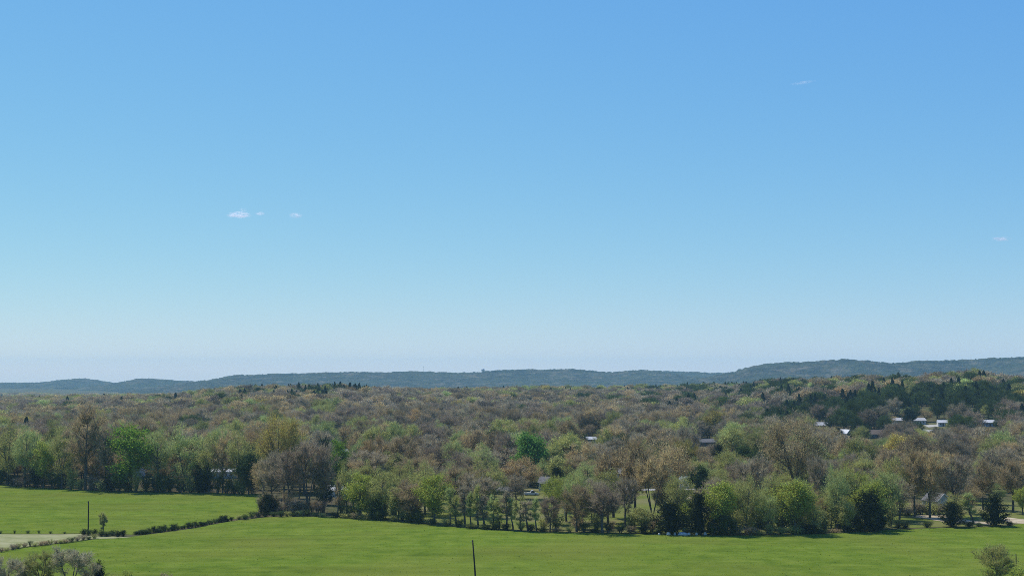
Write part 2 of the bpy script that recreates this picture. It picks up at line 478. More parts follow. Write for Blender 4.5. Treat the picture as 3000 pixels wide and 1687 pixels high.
P_LEFT = [(-700, 1128), (-300, 1124), (0, 1121), (118, 1120), (199, 1111), (236, 1108), (267, 1112), (286, 1118), (345, 1126), (420, 1140), (500, 1160)]
P_LEFT2 = [(200, 1150), (300, 1126), (345, 1121), (385, 1114), (416, 1107), (472, 1109), (528, 1114), (590, 1118), (680, 1128), (800, 1145), (900, 1160)]
P_MID = [(480, 1135), (560, 1119), (640, 1111), (708, 1097), (751, 1098), (800, 1095), (899, 1093), (967, 1090), (1135, 1090), (1247, 1087), (1278, 1090), (1414, 1090), (1464, 1084), (1537, 1082), (1661, 1081), (1730, 1085), (1785, 1090), (1879, 1084), (1950, 1092), (2100, 1110), (2200, 1140)]
P_BACK = [(1500, 1130), (1700, 1098), (1785, 1091), (1879, 1082), (1947, 1086), (2040, 1088), (2083, 1092), (2158, 1091), (2240, 1092), (2400, 1100), (2600, 1130)]
P_RIGHT = [(1900, 1150), (2000, 1118), (2083, 1104), (2158, 1090), (2195, 1077), (2245, 1066), (2278, 1063), (2399, 1056), (2467, 1052), (2529, 1056), (2585, 1061), (2629, 1063), (2703, 1056), (2821, 1054), (3000, 1045), (3200, 1040), (3500, 1046), (3700, 1060)]
ridge('hill', P_LEFT, 7600, 900, 'farthest low blue ridge, leftmost on the skyline', 11, -700, 500, 9)
ridge('hill', P_LEFT2, 6900, 800, 'low blue knoll between the leftmost ridge and the long ridge', 12, 200, 900, 9)
ridge('hill', P_BACK, 7200, 800, 'blue ridge seen through the gap beside the highest ridge', 13, 1500, 2600, 9)
ridge('hill', P_MID, 6200, 1000, 'long level blue wooded ridge carrying the water tower', 14, 480, 2200, 8)
ridge('hill', P_RIGHT, 5200, 1000, 'highest blue wooded ridge, rising on the right of the skyline', 15, 1900, 3700, 7)

# ------------------------------------------------------------------ tree shapes (shared meshes)
TINT = dict(grey=(0.350, 0.290, 0.185), brown=(0.355, 0.270, 0.145), tan=(0.455, 0.345, 0.168), mauve=(0.275, 0.212, 0.142), olive=(0.386, 0.381, 0.118),
            palegreen=(0.386, 0.431, 0.146), yellowgreen=(0.347, 0.381, 0.067), green=(0.195, 0.300, 0.040), emerald=(0.135, 0.250, 0.050), gold=(0.420, 0.340, 0.090),
            orange=(0.390, 0.275, 0.130), cedar=(0.022, 0.031, 0.014), darkgreen=(0.070, 0.098, 0.030), goldbrown=(0.410, 0.325, 0.170), dust=(0.46, 0.42, 0.26), pine=(0.026, 0.044, 0.026))

def bez(a, b, c, k):
    t = np.linspace(0, 1, k)[:, None]
    return (1 - t) ** 2 * a + 2 * t * (1 - t) * b + t ** 2 * c

def deciduous(seed, style, H=15.0, W=10.0, cb=0.32, forks=1, fork_h=0.3, spread=1.0, lean=0.0, nclump=30, raw=False):
    """trunk with limbs, and a crown of twigs, buds or leaves; nominal height H and crown width W"""
    rng = np.random.default_rng(seed)
    T, C = Acc(), Acc()
    r0 = 0.018 * H
    fh = fork_h * H
    base = np.array([0, 0, -0.4])
    top = np.array([lean * H * 0.12, 0, fh])
    stem = bez(base, np.array([0, 0, fh * 0.5]) + rng.normal(0, 0.15, 3) * [1, 1, 0], top, 4)
    T.tube(stem, np.linspace(r0 * 1.25, r0 * 0.9, 4), 7, cap=False)
    leaders = []
    for k in range(forks):
        an = k * 2 * math.pi / forks + rng.uniform(-0.4, 0.4)
        rad = (W * 0.24 * spread if forks > 1 else W * 0.04)
        e = np.array([math.cos(an) * rad + top[0] * 1.4, math.sin(an) * rad * 0.8, H * rng.uniform(0.8, 0.9)])
        mid = np.array([math.cos(an) * rad * 0.45 + top[0], math.sin(an) * rad * 0.45, (fh + e[2]) * 0.5]) + rng.normal(0, 0.25, 3) * [1, 1, 0]
        L = bez(top, mid, e, 7)
        rr = np.linspace(r0 * (0.9 if forks == 1 else 0.68), r0 * 0.14, 7)
        T.tube(L, rr, 6)
        leaders.append((L, rr))
    n = nclump
    d = rng.normal(size=(n, 3)); d /= np.linalg.norm(d, axis=1)[:, None]
    rad = rng.uniform(0.25, 1, n) ** 0.55
    d *= rad[:, None]
    lobes = 0.82 + 0.3 * vnoise(np.arctan2(d[:, 1], d[:, 0]) * 1.3 + seed, d[:, 2] * 2.2, seed)
    c0, hz = (H + cb * H) / 2, (H - cb * H) / 2
    tg = d * np.array([W / 2, W / 2, hz]) * 0.88 * lobes[:, None] + np.array([top[0] * 1.2, 0, c0])
    low = d[:, 2] < -0.4
    tg[low, :2] *= 0.75
    sty = dict(leafy=(250, 0.29, 12, 1.0), bud=(165, 0.22, 60, 1.2), bare=(80, 0.18, 125, 1.5), thick=(230, 0.38, 8, 1.0), thin=(80, 0.24, 40, 1.2), wood=(150, 0.27, 80, 1.4), twiggy=(90, 0.23, 130, 1.5))[style]
    rc = W * 0.125
    for i in range(n):
        L, rr = leaders[int(np.argmin([np.hypot(*(l[-1, :2] - tg[i, :2])) for l, _ in leaders]))]
        hd = np.hypot(*(tg[i, :2] - L[3, :2]))
        az = np.clip(tg[i, 2] - hd * rng.uniform(0.55, 1.0), fh * 0.9, H * 0.85)
        k = int(np.argmin(np.abs(L[:, 2] - az)))
        a = L[k]
        ctrl = (a + tg[i]) / 2 + np.array([0, 0, -0.08 * hd]) + rng.normal(0, 0.35, 3)
        B = bez(a, ctrl, tg[i], 5)
        br = min(rr[k] * 0.62, 0.014 * (np.linalg.norm(tg[i] - a) + 2))
        T.tube(B, np.linspace(br, br * 0.28, 5), 4, cap=False)
        out = tg[i] - np.array([0, 0, c0 - hz * 0.6]); out /= np.linalg.norm(out)
        # second order branches
        q = 6
        s = B[rng.integers(2, 5, q)]
        dd = rng.normal(0, 0.7, (q, 3)) + out * 1.1 + np.array([0, 0, 0.35])
        dd /= np.linalg.norm(dd, axis=1)[:, None]
        le = rng.uniform(0.8, 1.9, q) * rc * 0.85
        for j in range(q):
            T.tube(np.array([s[j], s[j] + dd[j] * le[j] * 0.5 + rng.normal(0, 0.08, 3), s[j] + dd[j] * le[j]]), np.array([br * 0.3, br * 0.2, 0.015]), 3, cap=False)
        ends = s + dd * le[:, None]
        nl, ls, ns, ln = sty
        pts = np.concatenate([ends, s + dd * le[:, None] * 0.55, B[2:]])
        m = rng.integers(0, len(pts), ns)
        sd = rng.normal(0, 0.75, (ns, 3)) + out * 0.8 + np.array([0, 0, 0.5])
        C.slivers(pts[m] + rng.normal(0, 0.12, (ns, 3)), sd, ln * rng.uniform(0.5, 1.15, ns), 0.042 if style == 'bare' else 0.034, rng)
        m = rng.integers(0, len(pts), nl)
        off = rng.normal(0, 1, (nl, 3)) * np.array([rc, rc, rc * 0.72]) * 0.52
        C.leaves(pts[m] * 0.55 + tg[i] * 0.45 + off, ls * 0.5 * (1.15 if style in ('leafy', 'thick') else 1.0), rng, flat=0.25)
    if raw:
        return T, C
    return T.mesh('trunk', [M['bark']], True), C.mesh('crown', [M['leaf']])

def cedar(seed, H=8.0, W=5.0, taper=0.75, low=0.06, n=4600):
    """dense evergreen with an egg-shaped outline"""
    rng = np.random.default_rng(seed)
    T, C = Acc(), Acc()
    T.tube(np.array([[0, 0, -0.3], [0.03, 0, H * 0.4], [0, 0.04, H * 0.9]]), np.array([0.2, 0.13, 0.03]), 6)
    def prof(t):
        return np.clip(np.sin(np.clip(t, 0.001, 1) ** taper * math.pi) ** 0.62, 0, 1) * (1 - 0.25 * t)
    q = 64
    bt = (np.arange(q) + rng.uniform(0, 1, q)) / q; ba = np.arange(q) * 2.39996 + rng.uniform(-0.5, 0.5, q)
    br = prof(bt) * W / 2 * rng.uniform(0.55, 1.05, q)
    bc = np.stack([np.cos(ba) * br, np.sin(ba) * br, H * (low + (1 - low) * bt)], -1)
    bd = np.stack([np.cos(ba), np.sin(ba), 0.35 + 0.9 * bt], -1)
    k = n // q
    i = np.repeat(np.arange(q), k)
    P = bc[i] + bd[i] * (rng.normal(0, 0.09, (len(i), 1)) * W) + rng.normal(0, 1, (len(i), 3)) * W * 0.055
    P[:, 2] = np.maximum(P[:, 2], 0.05)
    C.leaves(P, 0.17, rng, flat=-0.3, aspect=0.5)
    k = len(P) // 4
    sel = rng.integers(0, len(P), k)
    C.slivers(P[sel], bd[i[sel]] + rng.normal(0, 0.3, (k, 3)), 0.7 * rng.uniform(0.4, 1.3, k), 0.05, rng)
    # inner mass of twigs
    tt = np.linspace(0.04, 0.9, 9)
    T2 = np.stack([np.zeros(9), np.zeros(9), H * (low + (1 - low) * tt)], -1)
    C.tube(T2, prof(tt) * W / 2 * 0.4, 9)
    return T.mesh('trunk', [M['bark']], True), C.mesh('crown', [M['leaf']])

def shrub(seed, style, H=2.5, W=3.0):
    rng = np.random.default_rng(seed)
    T, C = Acc(), Acc()
    k = 9
    tips = []
    for i in range(k):
        an = i * 2.4 + rng.uniform(-0.4, 0.4); rad = W * 0.36 * rng.uniform(0.3, 1)
        e = np.array([math.cos(an) * rad, math.sin(an) * rad, H * rng.uniform(0.55, 0.98) * (1 - 0.25 * (rad / (W * 0.36)) ** 2)])
        B = bez(np.array([math.cos(an) * 0.12, math.sin(an) * 0.12, -0.1]), np.array([e[0] * 0.5, e[1] * 0.5, e[2] * 0.7]), e, 4)
        T.tube(B, np.linspace(0.05, 0.012, 4), 4, cap=False)
        tips.append(B)
    B = np.concatenate([b[1:] for b in tips])
    nl, ls, ns = dict(dark=(1500, 0.085, 150), leafy=(900, 0.085, 200), twig=(170, 0.05, 750))[style]
    m = rng.integers(0, len(B), nl)
    P = B[m] + rng.normal(0, 1, (nl, 3)) * np.array([W, W, H]) * 0.11
    P[:, 2] = np.abs(P[:, 2])
    C.leaves(P, ls, rng, flat=0.2)
    m = rng.integers(0, len(B), ns)
    D = rng.normal(0, 0.55, (ns, 3)) + np.array([0, 0, 0.9])
    C.slivers(B[m] + rng.normal(0, 0.12, (ns, 3)), D, H * 0.32 * rng.uniform(0.4, 1.1, ns), 0.018, rng)
    return T.mesh('stem', [M['bark']], True), C.mesh('foliage', [M['leaf']])

LIB = {}
def lib(kind, w, h, *meshes):
    LIB.setdefault(kind, []).append((w, h, meshes))
for s in range(4):
    lib('bare', 10, 15, *deciduous(100 + s, 'bare', forks=[1, 2, 1, 3][s], fork_h=[0.36, 0.28, 0.3, 0.22][s], cb=[0.3, 0.24, 0.28, 0.22][s], nclump=38))
for s in range(4):
    lib('bud', 10, 15, *deciduous(200 + s, 'bud', forks=[1, 2, 3, 1][s], fork_h=[0.35, 0.25, 0.2, 0.3][s], cb=[0.2, 0.16, 0.2, 0.26][s], nclump=40))
for s in range(2):
    lib('bigbud', 13, 15, *deciduous(250 + s, 'bud', W=13, forks=[3, 4][s], fork_h=[0.2, 0.26][s], cb=0.34, spread=1.3, nclump=64))
for s in range(3):
    lib('leafy', 10, 13, *deciduous(300 + s, 'leafy', H=13, forks=[1, 2, 1][s], fork_h=[0.25, 0.2, 0.3][s], cb=[0.14, 0.14, 0.2][s], nclump=38))
for s in range(2):
    lib('thick', 10, 12, *deciduous(350 + s, 'thick', H=12, cb=0.14, fork_h=0.2, nclump=44))
for s in range(3):
    lib('sapling', 3.6, 10, *deciduous(400 + s, 'thin', H=10, W=3.6, cb=0.16, fork_h=0.3, nclump=18, lean=[0.2, -0.3, 0.5][s]))
for s in range(2):
    lib('vfork', 10, 15, *deciduous(450 + s, 'bare', forks=3, fork_h=0.1, cb=0.42, spread=1.5, nclump=36))
lib('plume', 3.2, 8, *deciduous(480, 'bud', H=8, W=3.2, cb=0.14, forks=3, fork_h=0.06, spread=0.8, nclump=20))
for s in range(3):
    lib('cedar', 5, 8, *cedar(500 + s, taper=[0.72, 0.6, 0.8][s]))
lib('spire', 4, 11, *cedar(510, 11, 4, 0.5, 0.05, 4200))
for s in range(3):
    lib('dark', 3, 2.5, *shrub(600 + s, 'dark'))
for s in range(3):
    lib('bush', 3, 2.5, *shrub(620 + s, 'leafy'))
for s in range(3):
    lib('twig', 3, 2.5, *shrub(640 + s, 'twig'))

RNG = random.Random(7)
PLANTS = []           # every single plant: name, x, y, scale, height, label
def plant(name, cat, kind, x, y, w, h, tint, label, group, parts, var=None, rz=None):
    ws, hs, meshes = LIB[kind][(RNG.randrange(len(LIB[kind])) if var is None else var) % len(LIB[kind])]
    z = float(height(x, y))
    r = empty(name, (x, y, z), RNG.uniform(0, 6.28) if rz is None else rz, (w / ws, w / ws, h / hs))
    tag(r, label, cat, group)
    for i, (pn, me) in enumerate(zip(parts, meshes)):
        o = obj(pn, me, r)
        if i == 1:
            t = TINT[tint] if isinstance(tint, str) else tint
            j = 1 + RNG.uniform(-0.14, 0.14)
            o.color = (t[0] * j, t[1] * j, t[2] * j, 1)
    PLANTS.append((r, x, y, w, h))
    return r

def px_plant(kind, u, vb, vt, wpx, tint, label, group=None, name='tree', cat='tree', parts=('trunk', 'crown'), var=None, rz=None):
    g = ground_at(u, vb)
    d = math.hypot(g[0], g[1])
    k = F / d
    return plant(name, cat, kind, g[0], g[1], wpx / k, (vb - vt) / k, tint, label, group, parts, var, rz)

G_LW, G_CL, G_HR, G_VA, G_RT = 'trees along the wood edge above the left pasture', 'bare trees in the corner clump', 'trees in the long hedgerow', 'valley trees behind the hedgerow', 'trees by the meadow on the right'
HAND = [
 # wood edge above the left pasture
 ('bud', 22, 1422, 1250, 105, 'olive', 'olive budding tree at the very left end of the wood edge', G_LW),
 ('bud', 72, 1427, 1262, 95, 'palegreen', 'pale green slender-stemmed tree left of the bright yellow-green young tree', G_LW),
 ('leafy', 128, 1429, 1290, 78, 'yellowgreen', 'bright yellow-green young tree near the left end of the wood edge', G_LW),
 ('bud', 180, 1432, 1268, 88, 'olive', 'olive budding tree between the yellow-green young tree and the tall brown tree', G_LW),
 ('bare', 250, 1435, 1212, 135, 'brown', 'tallest bare brown tree on the wood edge, dark twin trunks', G_LW),
 ('bare', 308, 1437, 1285, 70, 'grey', 'thin grey bare tree between the tall brown tree and the bright green tree', G_LW),
 ('leafy', 382, 1438, 1246, 170, 'green', 'large bright green tree on the wood edge above the left pasture', G_LW),
 ('bud', 462, 1440, 1262, 100, 'palegreen', 'pale grey-green tree just right of the large bright green tree', G_LW),
 ('bud', 538, 1441, 1258, 125, 'palegreen', 'wide pale green many-stemmed tree in the middle of the wood edge', G_LW),
 ('cedar', 592, 1443, 1352, 62, 'cedar', 'dark cedar at the foot of the wood edge beside the white trailer house', G_LW),
 ('bud', 612, 1444, 1268, 90, 'olive', 'yellowish olive tree above the dark cedar on the wood edge', G_LW),
 ('bare', 652, 1445, 1290, 80, 'tan', 'tan bare tree right of the dark cedar on the wood edge', G_LW),
 ('bud', 700, 1446, 1268, 95, 'olive', 'olive tree near the right end of the wood edge', G_LW),
 ('thick', 728, 1448, 1330, 85, 'darkgreen', 'dark ivy-green tree ending the wood edge beside the grey clump', G_LW),
 ('bigbud', 818, 1440, 1228, 150, 'gold', 'tall golden-yellow tree rising behind the grey corner clump', G_LW),
 ('leafy', 880, 1440, 1282, 95, 'olive', 'olive-green tree right of the tall golden tree behind the clump', G_LW),
 # corner clump
 ('bare', 795, 1492, 1318, 95, 'grey', 'grey bare tree at the left side of the corner clump', G_CL),
 ('bare', 845, 1502, 1308, 110, 'mauve', 'mauve-grey bare tree with a leaning dark trunk in the corner clump', G_CL),
 ('vfork', 902, 1504, 1296, 115, 'mauve', 'tall dark bare tree in the middle of the corner clump', G_CL),
 ('bare', 948, 1500, 1318, 100, 'grey', 'grey bare tree with dark trunk at the right side of the corner clump', G_CL),
 ('spire', 950, 1478, 1296, 52, 'pine', 'narrow dark evergreen spire standing inside the corner clump', G_CL),
 ('leafy', 985, 1460, 1284, 80, 'green', 'green leafy tree with dark lower boughs behind the corner clump', G_CL),
 ('cedar', 1000, 1448, 1352, 60, 'cedar', 'dark cedar low behind the right side of the corner clump', G_CL),
 ('cedar', 785, 1504, 1452, 62, 'cedar', 'low dark round cedar at the foot of the corner clump', G_CL),
 ('sapling', 988, 1514, 1400, 34, 'brown', 'single slim dark-stemmed sapling right of the corner clump', G_CL),
 # hedgerow from left to right
 ('leafy', 1055, 1516, 1382, 115, 'yellowgreen', 'yellow-green leafy tree starting the hedgerow right of the clump', G_HR),
 ('bud', 1118, 1520, 1372, 110, 'olive', 'olive budding tree second along the hedgerow', G_HR),
 ('leafy', 1168, 1524, 1420, 90, 'olive', 'low olive leafy tree below the dark conifer in the hedgerow', G_HR),
 ('bare', 1212, 1527, 1415, 130, 'brown', 'dark brown flat-topped bare tree left of the lime tree in the hedgerow', G_HR),
 ('cedar', 1105, 1520, 1462, 60, 'darkgreen', 'dark green cedar under the olive trees at the start of the hedgerow', G_HR),
 ('cedar', 1165, 1448, 1355, 62, 'cedar', 'black-green conifer standing behind the start of the hedgerow', G_HR),
 ('leafy', 1272, 1533, 1384, 118, 'yellowgreen', 'lime yellow tree brightest in the hedgerow', G_HR),
]
for i, u in enumerate([1318, 1338, 1361, 1380, 1402, 1421, 1444, 1462, 1484, 1503, 1526, 1548, 1572]):
    vb = 1540 + (u - 1318) * 0.065
    HAND.append(('sapling', u, vb, vb - [118, 96, 125, 108, 132, 98, 112, 104, 120, 100, 112, 96, 104][i], 42 + (i % 3) * 7, ['palegreen', 'olive', 'grey'][i % 3],
                 '%s slender sapling, %s in the row of saplings from the lime tree' % (['pale green', 'olive', 'grey'][i % 3], ['first', 'second', 'third', 'fourth', 'fifth', 'sixth', 'seventh', 'eighth', 'ninth', 'tenth', 'eleventh', 'twelfth', 'thirteenth'][i]), 'row of hedgerow saplings'))
HAND += [
 ('bare', 1612, 1556, 1452, 78, 'mauve', 'small round dark bare tree under the white dish in the hedgerow', G_HR),
 ('bare', 1690, 1557, 1418, 112, 'brown', 'dark brown bushy bare tree right of the white dish', G_HR),
 ('bare', 1765, 1561, 1430, 135, 'mauve', 'dark rounded bare tree with short stout trunk in the hedgerow', G_HR),
 ('leafy', 1660, 1500, 1392, 90, 'green', 'fresh green tree behind the dark bare trees of the hedgerow', G_HR),
 ('vfork', 1795, 1515, 1316, 140, 'brown', 'brown bare tree splitting low into a wide V of trunks', G_HR),
 ('bare', 1862, 1525, 1292, 135, 'brown', 'tall brown bare tree with one straight pale trunk', G_HR, 0),
 ('bigbud', 1950, 1512, 1302, 205, 'tan', 'big spreading tan tree with forked dark limbs above the cedars', G_HR),
 ('vfork', 1912, 1535, 1335, 125, 'tan', 'tan bare tree forking low just left of the big spreading tan tree', G_HR),
 ('bare', 1832, 1542, 1392, 95, 'grey', 'grey bare tree between the V of trunks and the straight pale trunk', G_HR),
 ('bud', 1440, 1490, 1372, 110, 'olive', 'olive tree in front of the dark open shed', G_HR),
 ('bud', 1512, 1488, 1385, 95, 'grey', 'grey budding tree at the right end of the dark open shed', G_HR),
 ('leafy', 1880, 1560, 1482, 85, 'olive', 'low olive shrubby tree at the foot of the straight pale trunk', G_HR),
 ('cedar', 1966, 1563, 1478, 98, 'cedar', 'broad black-green cedar above the white stones', G_HR),
 ('leafy', 2012, 1556, 1470, 60, 'yellowgreen', 'small yellow-green tree between the two black-green cedars', G_HR),
 ('spire', 2048, 1565, 1452, 72, 'cedar', 'narrow black-green cedar above the white stones', G_HR),
 ('leafy', 2112, 1564, 1402, 118, 'yellowgreen', 'yellow-green tree right of the narrow cedar', G_HR),
 ('cedar', 2118, 1566, 1510, 80, 'darkgreen', 'low dark green cedar under the yellow-green tree right of the stones', G_HR),
 ('bud', 2185, 1562, 1395, 105, 'olive', 'dusty olive tree between the two yellow-green groups of the hedgerow', G_HR),
 ('bare', 2205, 1520, 1330, 120, 'grey', 'grey bare tree with a pale leaning limb behind the hedgerow', G_HR),
 ('bud', 2250, 1562, 1440, 90, 'palegreen', 'low pale green tree left of the wide yellow-green tree', G_HR),
 ('leafy', 2330, 1562, 1400, 150, 'yellowgreen', 'wide yellow-green tree in the right part of the hedgerow', G_HR),
 ('bigbud', 2330, 1500, 1236, 225, 'goldbrown', 'tallest golden-brown tree with dark forked trunk on the right', G_HR),
 ('bare', 2402, 1535, 1330, 85, 'grey', 'dark straight-trunked bare tree between the yellow-green trees', G_HR, 2),
 ('bud', 2452, 1555, 1368, 82, 'palegreen', 'pale mint-green upright tree in the right part of the hedgerow', G_HR),
 ('leafy', 2478, 1558, 1462, 75, 'olive', 'low olive tree below the pale mint-green tree', G_HR),
 ('leafy', 2555, 1548, 1404, 120, 'yellowgreen', 'yellow-green tree rising out of the last big dark cedar', G_HR),
 ('cedar', 2548, 1557, 1452, 92, 'cedar', 'last big black-green cedar at the right end of the hedgerow', G_HR),
 ('bud', 2385, 1562, 1470, 70, 'olive', 'low dusky olive tree right of the wide yellow-green tree', G_HR),
 # right, by the meadow
 ('bud', 2622, 1512, 1342, 100, 'olive', 'olive budding tree right behind the end of the hedgerow', G_RT),
 ('bare', 2680, 1514, 1330, 95, 'tan', 'tan bare tree left of the pale teal house', G_RT),
 ('bare', 2725, 1516, 1322, 120, 'tan', 'tan bare tree in front of the pale teal house', G_RT),
 ('bare', 2795, 1514, 1340, 130, 'grey', 'grey bare tree right of the pale teal house', G_RT, 2),
 ('bud', 2800, 1530, 1448, 75, 'olive', 'small olive tree behind the meadow cedar', G_RT),
 ('sapling', 2852, 1534, 1442, 58, 'palegreen', 'pale sapling on the bare dirt between the two meadow cedars', G_RT),
 ('cedar', 2790, 1543, 1478, 66, 'cedar', 'ragged black cedar at the left of the meadow dirt patch', G_RT, 2),
 ('cedar', 2914, 1540, 1461, 68, 'cedar', 'neat egg-shaped black cedar at the right of the meadow', G_RT, 0),
 ('bare', 2880, 1492, 1345, 90, 'brown', 'brown bare tree behind the egg-shaped cedar', G_RT),
 ('bare', 2968, 1500, 1362, 110, 'brown', 'reddish brown bare tree with dark trunk near the right edge', G_RT, 0),
 ('leafy', 2996, 1508, 1425, 60, 'yellowgreen', 'yellow-green bushy tree cut by the right edge', G_RT),
 ('bud', 2598, 1505, 1345, 95, 'tan', 'tan-olive tree above the right end of the hedgerow', G_RT),
 # single valley trees that stand out
 ('thick', 1552, 1425, 1266, 112, 'emerald', 'round emerald green tree alone among the brown valley trees', G_VA),
 ('bud', 1530, 1462, 1338, 150, 'orange', 'rusty orange-olive tree below the round emerald tree', G_VA),
 ('cedar', 2105, 1392, 1308, 52, 'cedar', 'lone black cedar high among the tan valley trees', G_VA),
 ('bare', 1098, 1430, 1272, 108, 'orange', 'rusty brown bare tree left of the dark-limbed one in the valley', G_VA),
 ('bare', 1172, 1432, 1268, 118, 'brown', 'brown bare tree with dark limbs right of the rusty one in the valley', G_VA),
 ('bud', 1330, 1420, 1285, 110, 'palegreen', 'pale sage-green tree above the long white-roofed house', G_VA),
 ('bud', 1410, 1440, 1300, 110, 'palegreen', 'pale sage-green tree right of the long white-roofed house', G_VA),
 ('leafy', 1640, 1440, 1330, 90, 'olive', 'olive tree between the emerald tree and the V-trunked tree', G_VA),
 ('cedar', 1632, 1448, 1372, 44, 'cedar', 'small black-green cedar beside the blue-grey porch house', G_VA),
 ('spire', 2460, 1372, 1300, 36, 'cedar', 'dark pointed cedar among the tan trees left of the brown-roofed house', G_VA),
 ('cedar', 2572, 1395, 1315, 55, 'cedar', 'dark round cedar below the brown-roofed hillside house', G_VA),
]
ORD = ['first', 'second', 'third', 'fourth', 'fifth', 'sixth', 'seventh', 'eighth', 'ninth', 'tenth', 'eleventh', 'twelfth', 'thirteenth', 'fourteenth', 'fifteenth', 'sixteenth',
       'seventeenth', 'eighteenth', 'nineteenth', 'twentieth', 'twenty-first', 'twenty-second', 'twenty-third', 'twenty-fourth', 'twenty-fifth', 'twenty-sixth', 'twenty-seventh', 'twenty-eighth', 'twenty-ninth', 'thirtieth',
       'thirty-first', 'thirty-second', 'thirty-third', 'thirty-fourth', 'thirty-fifth', 'thirty-sixth', 'thirty-seventh', 'thirty-eighth', 'thirty-ninth', 'fortieth', 'forty-first', 'forty-second', 'forty-third', 'forty-fourth', 'forty-fifth', 'forty-sixth']
r_ = random.Random(31)
cnt = {}
u = 1015.0
while u < 2660:
    if 1292 < u < 1600 or 1800 < u < 1935:
        u += 30
        continue
    vb = float(np.interp(u, [985, 1100, 1250, 1400, 1600, 1800, 1960, 2100, 2330, 2480, 2660], [1511, 1517, 1530, 1543, 1552, 1556, 1559, 1561, 1559, 1553, 1540])) - r_.uniform(4, 26)
    ti = r_.choice(['grey', 'olive', 'brown', 'olive', 'palegreen', 'olive', 'tan', 'yellowgreen', 'palegreen'])
    h_ = r_.uniform(95, 165)
    cnt[ti] = cnt.get(ti, 0) + 1
    HAND.append(({'grey': 'bare', 'mauve': 'bare', 'brown': 'bare', 'tan': 'bud'}.get(ti, 'bud'), u, vb, vb - h_, h_ * r_.uniform(0.6, 0.8), ti, '%s small %s tree in the back rank of the hedgerow' % ((['leftmost'] + ORD[1:])[cnt[ti] - 1], {'grey': 'grey bare', 'mauve': 'dark brown bare', 'brown': 'brown bare', 'tan': 'tan budding', 'olive': 'olive budding', 'palegreen': 'pale green budding', 'yellowgreen': 'yellow-green'}[ti]), 'back rank of the hedgerow'))
    u += r_.uniform(20, 38)
for t in HAND:
    kind, u, vb, vt, w, tint, lab, grp = t[:8]
    px_plant(kind, u, vb, vt, w, tint, lab, grp, var=t[8] if len(t) > 8 else None)
G_HT = 'trees between the hillside houses'
for kind, u, vb, vt, w, ti, lb in [('thick', 2664, 1262, 1196, 46, 'pine', 'dark broad evergreen between the two white hillside houses'), ('leafy', 2655, 1238, 1192, 44, 'palegreen', 'pale green tree behind the dark broad evergreen on the hillside'),
        ('bud', 2712, 1236, 1200, 56, 'tan', 'round tan tree behind the white hillside houses'), ('bud', 2812, 1238, 1190, 60, 'olive', 'olive tree right of the small white cottage'), ('bud', 2585, 1240, 1202, 60, 'olive', 'olive tree left of the white hillside houses'),
        ('bud', 2600, 1252, 1216, 52, 'tan', 'tan tree hiding the left end of the white hillside houses'), ('cedar', 2680, 1268, 1246, 40, 'cedar', 'low black cedar below the dark broad evergreen'), ('thick', 2930, 1262, 1228, 40, 'darkgreen', 'dark green tree at the right end of the white-roofed hillside house'),
        ('bud', 2945, 1240, 1205, 40, 'palegreen', 'pale green tree above the white-roofed hillside house'), ('cedar', 2455, 1285, 1255, 32, 'cedar', 'black cedar left of the white gabled hillside house'), ('cedar', 2500, 1288, 1262, 34, 'cedar', 'black cedar right of the white gabled hillside house'),
        ('bare', 2790, 1272, 1244, 46, 'mauve', 'dark bare tree below the small white cottage'), ('bare', 2850, 1276, 1246, 50, 'grey', 'grey bare tree left of the white-roofed hillside house'), ('cedar', 2735, 1282, 1262, 34, 'cedar', 'black cedar below the pale drive'),
        ('bare', 2880, 1280, 1250, 44, 'grey', 'grey bare tree in front of the white-roofed hillside house'), ('cedar', 2640, 1258, 1236, 30, 'cedar', 'small black cedar in front of the left white hillside house')]:
    px_plant(kind, u, vb, vt, w, ti, lb, G_HT)
HAND_XY = np.array([(p[1], p[2], p[3]) for p in PLANTS])

# foreground plants at the bottom of the picture
px_plant('bare', 2925, 1735, 1600, 135, 'olive', 'many-stemmed budding young tree at the lower right corner', 'young trees at the foot of the slope', var=3)
px_plant('bush', 2990, 1728, 1655, 90, 'yellowgreen', 'yellow-green bush beside the young tree at the lower right corner', 'bushes at the foot of the slope', 'bush', 'bush', ('stem', 'foliage'))
for k, (u, vb, vt, w, ti, lb) in enumerate([(15, 1740, 1632, 85, 'dust', 'dark-stemmed pale young tree in the lower left corner'), (120, 1745, 1618, 110, 'olive', 'olive bare young tree with an upright dark stem at the lower left'),
                                            (205, 1745, 1612, 125, 'dust', 'pale dusty twiggy young tree left of the black evergreen tip'), (262, 1738, 1640, 60, 'dust', 'small pale twiggy young tree touching the black evergreen tip'),
                                            (70, 1742, 1640, 70, 'dust', 'pale twiggy young tree between the dark-stemmed and the olive one at the lower left')]):
    px_plant(['bare', 'bare', 'vfork', 'bare', 'bare'][k], u, vb, vt, w, ti, lb, 'young trees at the foot of the slope', var=[1, 3, 2, 1, 2][k])
px_plant('cedar', 288, 1732, 1656, 42, 'cedar', 'black evergreen tip showing at the bottom edge', 'young trees at the foot of the slope', var=1)
for k, (u, vt, w, ti, lb) in enumerate([(372, 1662, 42, 'yellowgreen', 'yellow-green bush tip right of the black evergreen at the bottom edge'), (485, 1672, 50, 'brown', 'brown bush tip at the bottom edge'),
                                        (600, 1684, 44, 'darkgreen', 'dark bush tip barely showing at the bottom edge'), (330, 1676, 40, 'olive', 'olive bush tip between evergreen and yellow-green bush at the bottom edge')]):
    px_plant('bush', u, 1725, vt, w, ti, lb, 'bushes at the foot of the slope', 'bush', 'bush', ('stem', 'foliage'))

